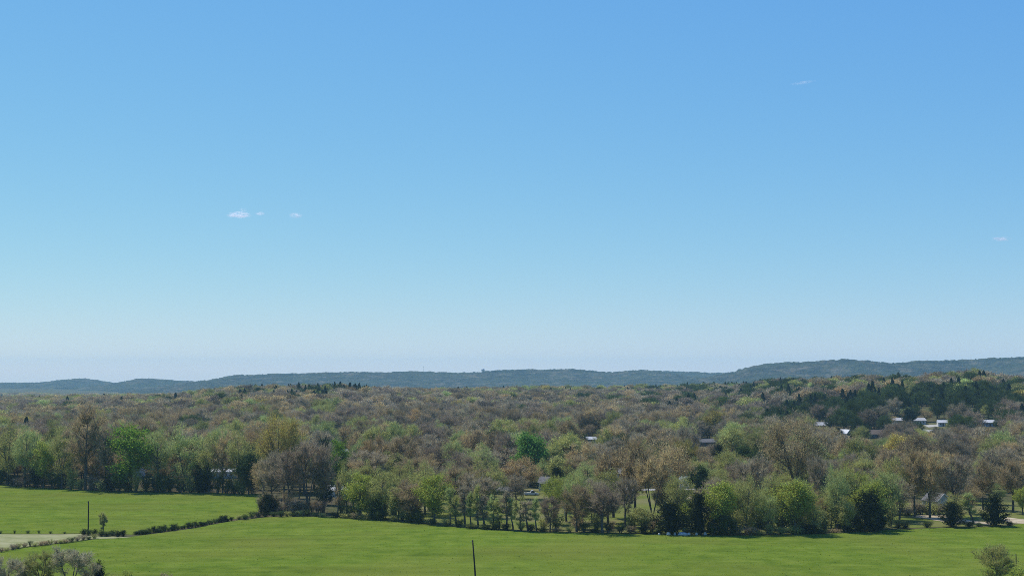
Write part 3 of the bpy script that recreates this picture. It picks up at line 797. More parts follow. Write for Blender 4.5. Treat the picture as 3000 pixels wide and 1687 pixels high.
# shrubs: hedge lines, wood edge, hedgerow foot
def shrub_line(pts, spacing, kinds, tints, hpx, wpx, labelf, group, seed, jit=3.0):
    r = random.Random(seed)
    us = [p[0] for p in pts]; vs = [p[1] for p in pts]
    u = us[0]; k = 0
    while u <= us[-1]:
        v = float(np.interp(u, us, vs)) + r.uniform(-jit, jit) * 0.5
        ti = r.choice(tints)
        h = r.uniform(*hpx)
        px_plant(r.choice(kinds), u, v, v - h, r.uniform(*wpx), ti, labelf(ORD[k], ti), group, 'shrub', 'shrub', ('stem', 'foliage'))
        u += spacing * r.uniform(0.75, 1.25); k += 1
CN = dict(cedar='black', darkgreen='dark green', mauve='dark brown', brown='brown', olive='olive', grey='grey', dust='pale dusty', yellowgreen='yellow-green', green='green', palegreen='pale green')
shrub_line([(398, 1566), (450, 1560), (560, 1546), (640, 1530), (678, 1525)], 9, ['dark', 'bush', 'dark'], ['cedar', 'cedar', 'darkgreen'], (8, 21), (16, 38), lambda o, t: '%s low shrub, %s from the near end of the dark hedge dividing the pastures' % (CN[t], o), 'shrubs of the dark hedge between the pastures', 3)
shrub_line([(246, 1568), (300, 1570), (332, 1569)], 17, ['dark'], ['cedar', 'darkgreen'], (15, 20), (26, 34), lambda o, t: '%s low shrub, %s from left in the dark thicket around the pole foot' % (CN[t], o), 'thicket round the left pole', 4)
shrub_line([(346, 1571), (372, 1572)], 13, ['dark'], ['cedar'], (12, 19), (24, 34), lambda o, t: '%s low shrub, %s in the small dark clump right of the pole thicket' % (CN[t], o), 'thicket round the left pole', 5)
shrub_line([(4, 1616), (60, 1604), (150, 1594), (230, 1583), (290, 1576)], 17, ['bush', 'twig', 'dark'], ['brown', 'darkgreen', 'olive', 'grey'], (9, 18), (22, 34), lambda o, t: '%s low shrub, %s from left in the ragged line below the hay strip' % (CN[t], o), 'shrubs below the hay strip', 6)
shrub_line([(2, 1563), (200, 1562)], 40, ['bush'], ['darkgreen', 'olive'], (6, 12), (10, 17), lambda o, t: 'tiny %s shrub, %s from left on the upper edge of the hay strip' % (CN[t], o), 'tiny shrubs above the hay strip', 7)
shrub_line([(700, 1522), (760, 1515), (850, 1511), (960, 1513)], 21, ['dark', 'bush'], ['darkgreen', 'darkgreen', 'cedar', 'olive'], (11, 22), (28, 40), lambda o, t: '%s low shrub, %s from left along the foot of the corner clump' % (CN[t], o), 'shrubs at the foot of the corner clump', 8)
shrub_line([(985, 1515), (1100, 1521), (1250, 1534), (1400, 1548), (1600, 1557), (1800, 1561), (1960, 1564), (2100, 1567), (2330, 1565), (2480, 1559), (2600, 1551)], 36, ['dark', 'bush', 'twig', 'dark'], ['darkgreen', 'darkgreen', 'cedar', 'olive', 'olive', 'brown'], (12, 34), (40, 66), lambda o, t: '%s undergrowth shrub, %s from left along the field side of the hedgerow' % (CN[t], o), 'undergrowth shrubs of the hedgerow', 9)
shrub_line([(765, 1500), (850, 1504), (955, 1500)], 15, ['twig', 'twig', 'bush'], ['mauve', 'brown', 'grey'], (30, 60), (44, 64), lambda o, t: '%s twiggy brush, %s from left between the trunks of the corner clump' % (CN[t], o), 'brush inside the corner clump', 12)
shrub_line([(1000, 1508), (1240, 1528)], 33, ['bush', 'dark', 'twig'], ['olive', 'darkgreen', 'olive', 'darkgreen'], (36, 72), (50, 80), lambda o, t: '%s tall shrub, %s from left under the hedgerow, left end' % (CN[t], o), 'tall shrubs under the hedgerow', 13)
shrub_line([(1590, 1550), (1800, 1555), (1940, 1558)], 52, ['twig', 'bush', 'dark'], ['mauve', 'olive', 'brown', 'darkgreen'], (30, 64), (50, 76), lambda o, t: '%s tall shrub, %s from the dish towards the broad cedar' % (CN[t], o), 'tall shrubs under the hedgerow', 14)
shrub_line([(2080, 1560), (2330, 1558), (2480, 1552), (2610, 1542)], 33, ['bush', 'dark', 'dark'], ['olive', 'darkgreen', 'olive', 'darkgreen', 'palegreen'], (45, 95), (56, 84), lambda o, t: '%s tall shrub, %s from left under the hedgerow, right end' % (CN[t], o), 'tall shrubs under the hedgerow', 15)
shrub_line([(2600, 1508), (2760, 1506)], 20, ['bush', 'twig', 'dark'], ['olive', 'grey', 'darkgreen'], (26, 52), (44, 66), lambda o, t: '%s shrub, %s from left along the far side of the meadow' % (CN[t], o), 'shrubs on the far side of the meadow', 16)
shrub_line([(4, 1419), (100, 1428), (200, 1433), (300, 1439), (500, 1442), (760, 1447)], 27, ['dark', 'bush', 'twig', 'dark'], ['darkgreen', 'cedar', 'mauve', 'darkgreen', 'olive'], (26, 62), (42, 66), lambda o, t: '%s undergrowth shrub, %s from left along the foot of the left wood' % (CN[t], o), 'undergrowth shrubs of the left wood', 10)
for u, vb, vt, w, ti, lb in [(2632, 1548, 1521, 34, 'darkgreen', 'dark pointed shrub right of the last hedgerow cedar'), (2652, 1549, 1530, 44, 'cedar', 'low black shrub beside the dark pointed shrub'), (2716, 1545, 1525, 38, 'darkgreen', 'dark green shrub alone in the meadow gap'),
                             (2840, 1543, 1528, 46, 'cedar', 'low black shrub between the two meadow cedars'), (2958, 1539, 1527, 36, 'cedar', 'low black shrub right of the egg-shaped cedar'), (2868, 1542, 1530, 34, 'darkgreen', 'low dark green shrub against the left of the egg-shaped cedar')]:
    px_plant('dark', u, vb, vt, w, ti, lb, 'low shrubs by the meadow', 'shrub', 'shrub', ('stem', 'foliage'))
px_plant('plume', 302, 1563, 1500, 30, 'olive', 'upright plume-shaped sapling beside the left pole', 'saplings in the pasture')

# ------------------------------------------------------------------ buildings
WINDOWS = []          # what must stay visible between the trees: u0, u1, v0, v1, distance
def part(name, acc, mat, parent, smooth=False):
    return obj(name, acc.mesh(name, [mat], smooth), parent)

def extrude(acc, poly, axis, a, b):
    """closed prism of a convex outline"""
    n = len(poly)
    def p3(p, t):
        return (t, p[0], p[1]) if axis == 'x' else (p[0], t, p[1])
    V = [p3(p, a) for p in poly] + [p3(p, b) for p in poly]
    T = [(0, i, i + 1) for i in range(1, n - 1)] + [(n, n + i + 1, n + i) for i in range(1, n - 1)]
    for i in range(n):
        j = (i + 1) % n
        T += [(i, n + i, n + j), (i, n + j, j)]
    acc.add(V, T)

def house(name, u, vb, w, dep, hw, hr, rz, wall, roof, label, gable='x', windows=3, door=True, chimney=False, cat='house', group=None, trim='white', vis=True, porch=0):
    g = ground_at(u, vb)
    r = empty(name, (g[0], g[1], g[2] - 0.1), rz)
    tag(r, label, cat, group)
    a = Acc()
    if gable == 'x':
        extrude(a, [(-dep / 2, 0), (dep / 2, 0), (dep / 2, hw), (0, hw + hr), (-dep / 2, hw)], 'x', -w / 2, w / 2)
        half, span, L = dep / 2, w / 2 + 0.35, 'x'
    else:
        extrude(a, [(-w / 2, 0), (w / 2, 0), (w / 2, hw), (0, hw + hr), (-w / 2, hw)], 'y', -dep / 2, dep / 2)
        half, span, L = w / 2, dep / 2 + 0.35, 'y'
    part('wall', a, M[wall], r)
    a = Acc()
    ov = 0.45; k = hr / half; t = 0.16
    for s in (-1, 1):
        e = (s * (half + ov), hw - ov * k)
        extrude(a, [(0, hw + hr + 0.02), e, (e[0], e[1] + t), (0, hw + hr + 0.02 + t)], L, -span, span)
    ro = part('roof', a, M[roof], r)
    if chimney:
        a = Acc(); a.box((w * 0.22 if L == 'x' else 0.5, 0.3, hw + hr + 0.25), (0.7, 0.6, 1.5)); part('chimney', a, M['brick'], ro)
    if L == 'y':
        for s in (-1, 1):
            a = Acc()
            dx, dz = half + ov, -(half + ov) * k
            extrude(a, [(0, hw + hr - 0.2), (s * dx, hw + hr + dz - 0.2), (s * dx, hw + hr + dz + 0.2), (0, hw + hr + 0.2)], 'y', -span - 0.08, -span - 0.01)
            part('rake_board', a, M[trim], ro)
    n = windows
    xs = np.linspace(-w / 2, w / 2, n + (2 if door else 1) + 1)[1:-1] if n else []
    di = len(xs) // 2 if door else -1
    for i, x in enumerate(xs):
        if i == di:
            a = Acc(); a.box((x, -dep / 2 - 0.03, 1.1), (1.0, 0.06, 2.1)); d = part('door', a, M['dark_wood'], r)
            a = Acc(); a.box((x + 0.36, -dep / 2 - 0.09, 1.05), (0.06, 0.06, 0.14)); part('handle', a, M['steel'], d)
        else:
            a = Acc(); a.box((x, -dep / 2 - 0.03, hw * 0.58), (1.15, 0.06, 1.25)); f = part('window', a, M[trim], r)
            a = Acc(); a.box((x, -dep / 2 - 0.065, hw * 0.58), (0.95, 0.03, 1.05)); part('pane', a, M['glass'], f)
    if porch:
        a = Acc(); a.box((0, -dep / 2 - 1.25, hw - 0.35), (w * 0.8, 2.4, 0.14)); part('porch_roof', a, M[roof], r)
        for x in np.linspace(-w * 0.38, w * 0.38, porch):
            a = Acc(); a.box((x, -dep / 2 - 2.3, (hw - 0.42) / 2), (0.16, 0.16, hw - 0.42)); part('porch_post', a, M[trim], r)
    if vis:
        d = math.hypot(g[0], g[1]); s = F / d
        uu, vv = project(g[0], g[1], g[2])
        WINDOWS.append((uu - w * 0.3 * s, uu + w * 0.34 * s, vv - (hw + hr) * s, vv - 0.75 * hw * s, d))
    return r

house('house', 390, 1398, 8.5, 7, 3.0, 2.2, 0.5, 'white', 'shingle_pale', 'pale gabled house half hidden in the left wood behind the bright green tree', 'y', 2)
house('trailer_house', 648, 1400, 13, 4.5, 2.9, 1.0, 0.1, 'white', 'metal_roof', 'white trailer house half hidden at the right part of the left wood', 'x', 4)
house('shed', 1006, 1336, 4.2, 3.5, 2.6, 1.0, 0.3, 'cream', 'metal_roof', 'tiny cream shed above the corner clump', 'x', 1, False, cat='shed')
house('shed', 985, 1398, 3.6, 3.0, 2.5, 0.9, -0.2, 'white', 'shingle', 'small white shed beside the dark cedar of the corner clump', 'y', 1, False, cat='shed')
house('house', 1285, 1404, 14, 7, 2.7, 1.5, 0.12, 'bluegrey', 'metal_roof', 'long blue-grey house with white metal roof behind the lime tree', 'x', 5, chimney=True, vis=False)
house('house', 1612, 1436, 7.5, 6.5, 3.4, 1.8, -0.25, 'bluegrey', 'shingle', 'small blue-grey house with white porch posts beside the fresh green tree', 'x', 2, porch=4)
house('house', 982, 1452, 8.5, 6, 2.5, 1.4, 0.25, 'cream', 'shingle_pale', 'low house with pale grey roof right of the corner clump', 'x', 2)
house('house', 2048, 1428, 15, 7, 2.6, 1.7, -0.1, 'cream', 'greygreen', 'long house with grey-green roof behind the big spreading tan tree', 'x', 4, vis=False)
house('house', 1790, 1402, 10, 7, 2.7, 1.8, 0.15, 'cream', 'shingle_pale', 'pale-roofed house above the V-trunked tree', 'x', 3)
house('house', 2744, 1492, 5.6, 7.0, 3.2, 2.3, 0.42, 'teal', 'shingle', 'pale teal gabled house with white rake boards by the meadow', 'y', 2)
house('house', 1732, 1297, 6.5, 5, 2.6, 1.3, 0.1, 'cream', 'metal_roof', 'small house with gleaming white roof in the middle of the valley woods', 'x', 2)
house('house', 2068, 1306, 10, 6, 2.6, 1.5, 0.05, 'brick', 'shingle', 'grey-roofed house deep in the woods above the tan spreading tree', 'x', 3)
G_HILL = 'houses on the right hillside'
house('house', 2402, 1254, 10, 6, 2.3, 1.8, 0.05, 'brick', 'shingle_pale', 'brick house with pale grey roof, leftmost on the hillside', 'x', 3, group=G_HILL)
house('house', 2476, 1284, 5.5, 6.5, 3.4, 2.2, 0.7, 'white', 'metal_roof', 'white gabled house among dark cedars on the hillside', 'y', 1, group=G_HILL)
house('house', 2565, 1283, 9.5, 7, 2.8, 2.2, 0.0, 'dark_wood', 'shingle_brown', 'dark house with brown roof low on the hillside', 'x', 3, group=G_HILL)
house('house', 2630, 1242, 8.5, 6, 2.8, 1.5, 0.1, 'white', 'shingle_pale', 'white house left of the dark hillside cedar', 'x', 3, group=G_HILL)
house('house', 2688, 1243, 9.5, 6, 2.9, 1.6, 0.1, 'white', 'shingle_pale', 'white house right of the dark hillside cedar', 'x', 3, group=G_HILL)
house('cottage', 2761, 1248, 6.4, 5, 2.6, 1.4, -0.08, 'white', 'metal_roof', 'small white cottage with pale roof at the end of the drive', 'x', 2, group=G_HILL)
house('house', 2898, 1249, 12.5, 6, 2.8, 1.5, -0.1, 'bluegrey', 'metal_roof', 'grey-blue house with long white roof, rightmost on the hillside', 'x', 4, group=G_HILL)
WINDOWS += [(2712, 2762, 1243, 1252, 1080), (1870, 2000, 1422, 1436, 545), (2010, 2042, 1446, 1464, 500), (2735, 2772, 1448, 1475, 455)]

def open_shed(u, vb, w, dep, h, label):
    g = ground_at(u, vb)
    r = tag(empty('open_shed', tuple(g), 0.05), label, 'shed')
    a = Acc(); extrude(a, [(-dep / 2 - 0.4, h), (dep / 2 + 0.4, h + 1.1), (dep / 2 + 0.4, h + 1.26), (-dep / 2 - 0.4, h + 0.16)], 'x', -w / 2 - 0.4, w / 2 + 0.4); part('roof', a, M['shingle'], r)
    for x in np.linspace(-w / 2, w / 2, 6):
        a = Acc(); a.box((x, -dep / 2, h / 2), (0.22, 0.22, h)); part('post', a, M['dark_wood'], r)
        a = Acc(); a.box((x, dep / 2 - 0.3, h / 2 + 0.4), (0.22, 0.22, h + 0.8)); part('post', a, M['dark_wood'], r)
    a = Acc(); a.box((0, 0.1, h - 0.25), (w, 0.18, 0.5)); part('beam', a, M['dark_wood'], r)
open_shed(1462, 1461, 16, 6, 2.9, 'long dark open shed on posts behind the row of saplings')

def car(u, vb, rz, paint, label, L=4.6, H=1.5, pickup=False):
    g = ground_at(u, vb)
    r = tag(empty('car', tuple(g + [0, 0, 0.05]), rz), label, 'car', 'vehicles in the valley')
    W = 1.8
    a = Acc()
    extrude(a, [(-L / 2, 0.35), (L / 2, 0.35), (L / 2, 0.75), (L / 2 - 0.9, 0.92), (-L / 2, 0.95)], 'y', -W / 2, W / 2)
    part('body', a, M[paint], r)
    x0, x1 = (-0.3, 1.4) if pickup else (-L / 2 + 0.15, 1.25)
    a = Acc()
    extrude(a, [(x0, 0.93), (x1, 0.93), (x1 - 0.65, H), (x0 + 0.35, H)], 'y', -W / 2 + 0.08, W / 2 - 0.08)
    cab = part('cabin', a, M[paint], r)
    for s in (-1, 1):
        a = Acc(); extrude(a, [(x0 + 0.25, 1.0), (x1 - 0.2, 1.0), (x1 - 0.68, H - 0.1), (x0 + 0.42, H - 0.1)], 'y', s * (W / 2 - 0.07), s * (W / 2 - 0.05)); part('window', a, M['glass'], cab)
        for x in (-L / 2 + 0.85, L / 2 - 0.85):
            a = Acc(); a.tube(np.array([[x, s * (W / 2 - 0.2), 0.33], [x, s * (W / 2 + 0.02), 0.33]]), np.array([0.33, 0.33]), 12); wh = part('wheel', a, M['rubber'], r)
            a = Acc(); a.tube(np.array([[x, s * (W / 2 + 0.02), 0.33], [x, s * (W / 2 + 0.04), 0.33]]), np.array([0.19, 0.19]), 10); part('rim', a, M['silver'], wh)
        a = Acc(); a.box((L / 2 + 0.01, s * 0.65, 0.66), (0.06, 0.32, 0.16)); part('headlight', a, M['white'], r)
    d = math.hypot(g[0], g[1]); k = F / d
    WINDOWS.append((u - L / 2 * k, u + L / 2 * k, vb - H * k, vb - 0.3 * k, d))
car(1884, 1427, 0.2, 'rust_red', 'faded red car on the gravel road behind the forked trees')
car(1866, 1429, 0.1, 'white', 'white car just left of the faded red one')
car(1838, 1440, 1.2, 'silver', 'silver car seen through the V of trunks')
car(1556, 1450, 0.1, 'white', 'white pickup by the dark open shed', 5.2, 1.75, True)
car(1004, 1461, -0.2, 'white', 'white car in front of the low pale-roofed house', 4.6)

# dish on a post, stones, poles, water tower
g = ground_at(1654, 1512)
r = tag(empty('satellite_dish', tuple(g), 0.35), 'white dish on a grey post standing in the hedgerow', 'dish')
a = Acc(); a.tube(np.array([[0, 0.1, -0.2], [0, 0.1, 2.6]]), np.array([0.09, 0.08]), 8); part('post', a, M['steel'], r)
a = Acc()
rings = [(0.0, 0.0), (0.45, 0.05), (0.85, 0.18), (1.15, 0.36)]
V = [(0, 0, 3.0)]; T = []
tilt = 0.5
for k, (q, dpt) in enumerate(rings[1:]):
    for j in range(18):
        an = j * math.pi / 9
        x, z, y = q * math.cos(an), q * math.sin(an), -dpt
        V.append((x, y * math.cos(tilt) + z * math.sin(tilt) * 0.6, 3.0 + z * math.cos(tilt) - y * math.sin(tilt)))
for j in range(18):
    T.append((0, 1 + j, 1 + (j + 1) % 18))
    for k in range(2):
        b = 1 + k * 18
        T += [(b + j, b + 18 + j, b + 18 + (j + 1) % 18), (b + j, b + 18 + (j + 1) % 18, b + (j + 1) % 18)]
a.add(V, T); part('reflector', a, M['white'], r, True)
a = Acc(); a.tube(np.array([[0, -0.1, 2.3], [0, -0.9, 3.2]]), np.array([0.03, 0.03]), 5); a.box((0, -0.92, 3.22), (0.16, 0.16, 0.16)); part('feed_arm', a, M['steel'], r)
WINDOWS.append((1630, 1680, 1460, 1495, 440))

def stone(u, vb, w, h, label, seed):
    g = ground_at(u, vb); rng = np.random.default_rng(seed)
    a = Acc(); n = 7
    V, T = [], []
    for k, (zz, q) in enumerate([(-0.15, 0.92), (0.3, 1.0), (0.75, 0.82), (1.0, 0.45)]):
        for j in range(n):
            an = j * 2 * math.pi / n
            s = q * rng.uniform(0.82, 1.12)
            V.append((math.cos(an) * w / 2 * s, math.sin(an) * w * 0.35 * s, h * zz * rng.uniform(0.9, 1.05)))
    for k in range(3):
        for j in range(n):
            p, q = k * n + j, k * n + (j + 1) % n
            T += [(p, q, q + n), (p, q + n, p + n)]
    T += [(3 * n, 3 * n + j, 3 * n + j + 1) for j in range(1, n - 1)]
    a.add(V, T)
    o = obj('stone', a.mesh('stone', [M['stone']]))
    o.location = tuple(g); o.rotation_euler = (0, 0, rng.uniform(-0.3, 0.3))
    tag(o, label, 'stone', 'white stones under the cedars')
for k, (u, w, h, lb) in enumerate([(1931, 0.8, 0.55, 'small white stone, leftmost of those under the cedars'), (1958, 1.2, 0.8, 'grey-white stone under the broad cedar, second from left'), (1977, 0.8, 0.8, 'narrow white stone between two cedar stems'),
                                   (2000, 3.2, 0.8, 'longest white slab stone under the cedars'), (2018, 1.0, 0.7, 'pale stone touching the longest slab on its right'), (2041, 0.8, 0.7, 'small white stone just left of the narrow cedar'), (2066, 1.0, 0.85, 'rightmost pale stone, right of the narrow cedar')]):
    stone(u, 1566.5, w, h, lb, 70 + k)

def pole(u, vb, u_top, vt, label, rad):
    g = ground_at(u, vb); d = math.hypot(g[0], g[1]); k = F / d
    h = (vb - vt) / k; dx = (u_top - u) / k
    r = tag(empty('utility_pole', tuple(g)), label, 'pole', 'wooden poles in the pasture')
    a = Acc(); a.tube(np.array([[0, 0, -0.8], [dx * 0.5, 0, h * 0.5], [dx, 0, h]]), np.array([rad, rad * 0.88, rad * 0.72]), 12); part('shaft', a, M['wood_post'], r, True)
    a = Acc(); a.tube(np.array([[dx, 0, h - 0.12], [dx, 0, h + 0.03]]), np.array([rad * 0.85, rad * 0.8]), 10); part('cap', a, M['dark_wood'], r)
    a = Acc(); a.tube(np.array([[dx - rad, -0.02, h - 0.35], [dx - rad - 0.16, -0.02, h - 0.3]]), np.array([0.035, 0.035]), 6); b = part('insulator_pin', a, M['steel'], r)
    a = Acc(); a.tube(np.array([[dx - rad - 0.16, -0.02, h - 0.36], [dx - rad - 0.16, -0.02, h - 0.27], [dx - rad - 0.16, -0.02, h - 0.2]]), np.array([0.07, 0.08, 0.05]), 8); part('insulator', a, M['greygreen'], b)
pole(1395, 1712, 1384.5, 1584, 'slightly leaning dark wooden pole in the near pasture', 0.19)
pole(258.5, 1566, 257.5, 1473, 'straight dark wooden pole rising from the thicket by the hay strip', 0.19)
pole(2978, 1650, 2977, 1623, 'short dark fence post at the lower right behind the young tree', 0.12)

def water_tower(u, v, dist):
    x = (u - 1500) / F * dist; z = EYE + (HORIZON - v) * dist / F
    r = tag(empty('water_tower', (x, dist, z - 26)), 'tiny grey water tower on the crest of the long blue ridge', 'water tower')
    a = Acc(); prof = [(0.2, 20), (5.5, 21), (7.5, 24), (7.5, 28), (5.5, 31), (0.3, 32.5)]
    a.tube(np.array([[0, 0, p[1]] for p in prof]), np.array([p[0] for p in prof]), 16); part('tank', a, M['steel'], r, True)
    for k in range(5):
        an = k * 1.2566; a = Acc(); a.tube(np.array([[math.cos(an) * 6.2, math.sin(an) * 6.2, 0], [math.cos(an) * 5.4, math.sin(an) * 5.4, 22]]), np.array([0.6, 0.6]), 6); part('leg', a, M['steel'], r)
    a = Acc(); a.tube(np.array([[0, 0, 0], [0, 0, 20.5]]), np.array([1.4, 1.4]), 10); part('riser', a, M['steel'], r)
water_tower(1415, 1083.5, 6200)
x = (1242 - 1500) / F * 6200
r = tag(empty('radio_mast', (x, 6200, 36)), 'hair-thin radio mast on the long blue ridge left of the water tower', 'mast')
a = Acc(); a.tube(np.array([[0, 0, 0], [0, 0, 28]]), np.array([0.7, 0.4]), 6); part('mast', a, M['steel'], r)
a = Acc(); a.box((0, 0, 26), (3.2, 3.2, 3.0)); part('antenna', a, M['steel'], r)

# ------------------------------------------------------------------ woodland
def keepout(x, y, w, h):
    """keep fields, roads and the sight of houses free"""
    bad = np.zeros(x.shape, bool)
    for P in (fr, lf):
        bad |= inside(P, x, y)
    for P in (FRONT, LEFT, HAY):
        bad |= inside(P, x, y)
    z = height(x, y)
    d = np.hypot(x, y)
    u, vb = project(x, y, z); _, vt = project(x, y, z + h)
    hw = w / 2 * F / d
    for (a, b, c, e, dd) in WINDOWS:
        bad |= (u + hw * 0.8 > a) & (u - hw * 0.8 < b) & (vt < e) & (vb > c) & (d < dd + 6)
        bad |= (u > a - 6) & (u < b + 6) & (np.abs(d - dd) < 9)
    return bad, u, vb, vt, d

rng = np.random.default_rng(42)
def scatter(y0, y1, s):
    ys = np.arange(y0, y1, s); pts = []
    half = 0.40 * y1 + 60
    xs = np.arange(-half, half, s)
    X, Y = np.meshgrid(xs, ys)
    X = X + rng.uniform(-0.46, 0.46, X.shape) * s + (np.arange(len(ys))[:, None] % 2) * s * 0.5
    Y = Y + rng.uniform(-0.46, 0.46, Y.shape) * s
    k = np.abs(X) < 0.40 * Y + 60
    return X[k], Y[k]
bands = [scatter(425, 720, 9.6), scatter(720, 1950, 11.2), scatter(1950, 4300, 14.0)]
X = np.concatenate([b[0] for b in bands]); Y = np.concatenate([b[1] for b in bands])
D0 = np.hypot(X, Y)
Hh = (10.0 + 10.5 * rng.uniform(0, 1, len(X)) ** 1.3) * np.where(D0 > 1950, 1.1, 1.0)
Ww = Hh * rng.uniform(0.66, 0.95, len(X)) * np.where(D0 > 720, 1.08, 1.0) * np.where(D0 > 1950, 1.35, 1.0)
u0 = 1500 + F * X / Y
# the meadow and yards behind the hedgerow are open, with few trees
open_zone = (u0 > 1020) & (D0 < 505 + 25 * vnoise(X / 30, Y * 0, 3))
thin = vnoise(X / 45, Y / 45, 9)
drop = open_zone & (rng.uniform(0, 1, len(X)) < 0.62)
drop |= (u0 < 1020) & (D0 < 498)
drop |= (u0 > 2590) & (D0 < 458)
drop |= (u0 > 2560) & (D0 > 985) & (D0 < 1110) & (rng.uniform(0, 1, len(X)) < 0.45)
drop |= (u0 > 1020) & (D0 < 640) & (D0 >= 500) & (thin > 0.74)
Hh = np.where((u0 > 1020) & (D0 < 560), Hh * 0.8, Hh)
bad, U, VB, VT, D = keepout(X, Y, Ww, Hh)
keep = ~(drop | bad)
for hx, hy, hw in HAND_XY:
    keep &= np.hypot(X - hx, Y - hy) > 3.2 + 0.18 * hw
X, Y, Hh, Ww, U, VB, VT, D = (q[keep] for q in (X, Y, Hh, Ww, U, VB, VT, D))

# species and colour by place
n = len(X)
big = vnoise(X / 120, Y / 160, 21); mid = vnoise(X / 38, Y / 55, 22); rnd = rng.uniform(0, 1, n)
NAMES = ['grey', 'brown', 'tan', 'mauve', 'olive', 'palegreen', 'yellowgreen', 'orange', 'gold', 'pine', 'darkgreen']
TI = np.array([TINT[k] for k in NAMES])
wgt = np.zeros((n, len(NAMES)))
wgt[:, 0] = 1.0; wgt[:, 1] = 1.1; wgt[:, 2] = 0.8 + 0.6 * (U < 900); wgt[:, 3] = 0.8
wgt[:, 4] = 0.5 + 1.5 * mid; wgt[:, 5] = 0.22 + 0.8 * mid * (D < 900); wgt[:, 6] = 0.03; wgt[:, 7] = 0.10; wgt[:, 8] = 0.07; wgt[:, 9] = 0.06; wgt[:, 10] = 0.08
vmid = (VB + VT) / 2
purple = (vmid > 1160) & (vmid < 1265) & (U > 1000) & (U < 2350)
wgt[purple] *= [1.6, 1.5, 0.7, 1.6, 0.5, 0.4, 0.5, 0.7, 0.5, 0.7, 1.0]
lightg = (vmid < 1160) & (U > 1500) & (U < 2350)
wgt[lightg] *= [0.8, 0.6, 0.5, 0.8, 2.6, 2.2, 1.0, 0.3, 0.5, 4.0, 3.0]
hillr = (U > 2150) & (D > 820)
wgt[hillr] *= [1.5, 0.8, 0.5, 2.0, 1.0, 0.8, 0.3, 0.4, 0.2, 7.0, 12.0]
sh = (U > 1850) & (U <= 2150) & (D > 950)
wgt[sh] *= [1.2, 0.7, 0.5, 1.2, 1.2, 1.0, 0.5, 0.4, 0.3, 4.0, 6.0]
patch = ((U > 1980) & (U < 2360) & (vmid > 1132) & (vmid < 1172) & (mid > 0.4)) | ((U > 2240) & (U < 2620) & (vmid > 1190) & (vmid < 1262) & (mid > 0.38))
wgt[patch] *= [0.5, 0.3, 0.2, 0.8, 0.3, 0.3, 0.2, 0.2, 0.1, 6, 8]
darkband = (U > 2280) & (vmid > 1132 + (2900 - U).clip(0, 400) * 0.06) & (vmid < 1212) & (mid > 0.22)
wgt[darkband] *= [0.2, 0.12, 0.1, 0.25, 0.2, 0.15, 0.1, 0.1, 0.1, 12, 9]
lower = (U > 2430) & (vmid > 1250) & (vmid < 1340) & (D > 700)
wgt[lower] *= [1.6, 0.6, 0.3, 2.6, 0.5, 0.3, 0.2, 0.3, 0.2, 1.5, 4.0]
pines = ((U > 930) & (U < 1110) & (VT < 1132) & (D > 1300)) | ((np.abs(U - 830) < 130) & (np.abs(vmid - 1165) < 16) & (mid > 0.45)) | ((np.abs(U - 560) < 90) & (np.abs(vmid - 1190) < 14) & (mid > 0.5))
wgt[pines] *= [0.25, 0.2, 0.2, 0.3, 0.3, 0.2, 0.2, 0.1, 0.1, 40, 15]
wgt *= (0.4 + rng.uniform(0, 1, wgt.shape))
cum = np.cumsum(wgt / wgt.sum(1)[:, None], 1)
SP = (rnd[:, None] > cum).sum(1).clip(0, len(NAMES) - 1)

# the nearest become single trees
order = np.argsort(D)
seen = (U > -25) & (U < 3025)
N_SINGLE = 300 - len([1 for p in PLANTS if p[0]['category'] == 'tree'])
single = [i for i in order if seen[i]][:max(0, N_SINGLE)]
ADJ = dict(grey='grey bare', brown='brown bare', tan='tan bare', mauve='mauve-brown bare', olive='olive budding', palegreen='pale green budding', yellowgreen='yellow-green leafy', orange='rusty bare', gold='golden budding', pine='dark evergreen', darkgreen='dark green leafy')
KIND = dict(grey='bare', brown='bare', tan='bud', mauve='bare', olive='bud', palegreen='bud', yellowgreen='leafy', orange='bud', gold='bud', pine='spire', darkgreen='thick')
ZONES = [(-100, 420, 'in the left wood left of its bright green tree'), (420, 790, 'in the left wood right of its bright green tree'), (790, 1130, 'behind the corner clump'), (1130, 1560, 'between lime tree and emerald tree'),
         (1560, 2000, 'between emerald tree and broad cedar'), (2000, 2350, 'between broad cedar and tallest golden tree'), (2350, 2700, 'right of the tallest golden tree'), (2700, 3100, 'behind the meadow cedars')]
buckets = {}
for i in single:
    zi = [k for k, zz in enumerate(ZONES) if zz[0] <= U[i] < zz[1]][0]
    buckets.setdefault((zi, int(SP[i])), []).append(i)
for (zi, s), ids in buckets.items():
    ids.sort(key=lambda i: U[i])
    for k, i in enumerate(ids):
        nm = NAMES[s]
        lab = '%s tree %s' % (ADJ[nm], ZONES[zi][2])
        if len(ids) > 1:
            lab = '%s %s tree %s' % (ORD[k] if k else 'leftmost', ADJ[nm], ZONES[zi][2])
        plant('tree', 'tree', KIND[nm], X[i], Y[i], Ww[i] * (0.45 if nm == 'pine' else 1.0), Hh[i], nm, lab, 'single trees of the valley woods', ('trunk', 'crown'))

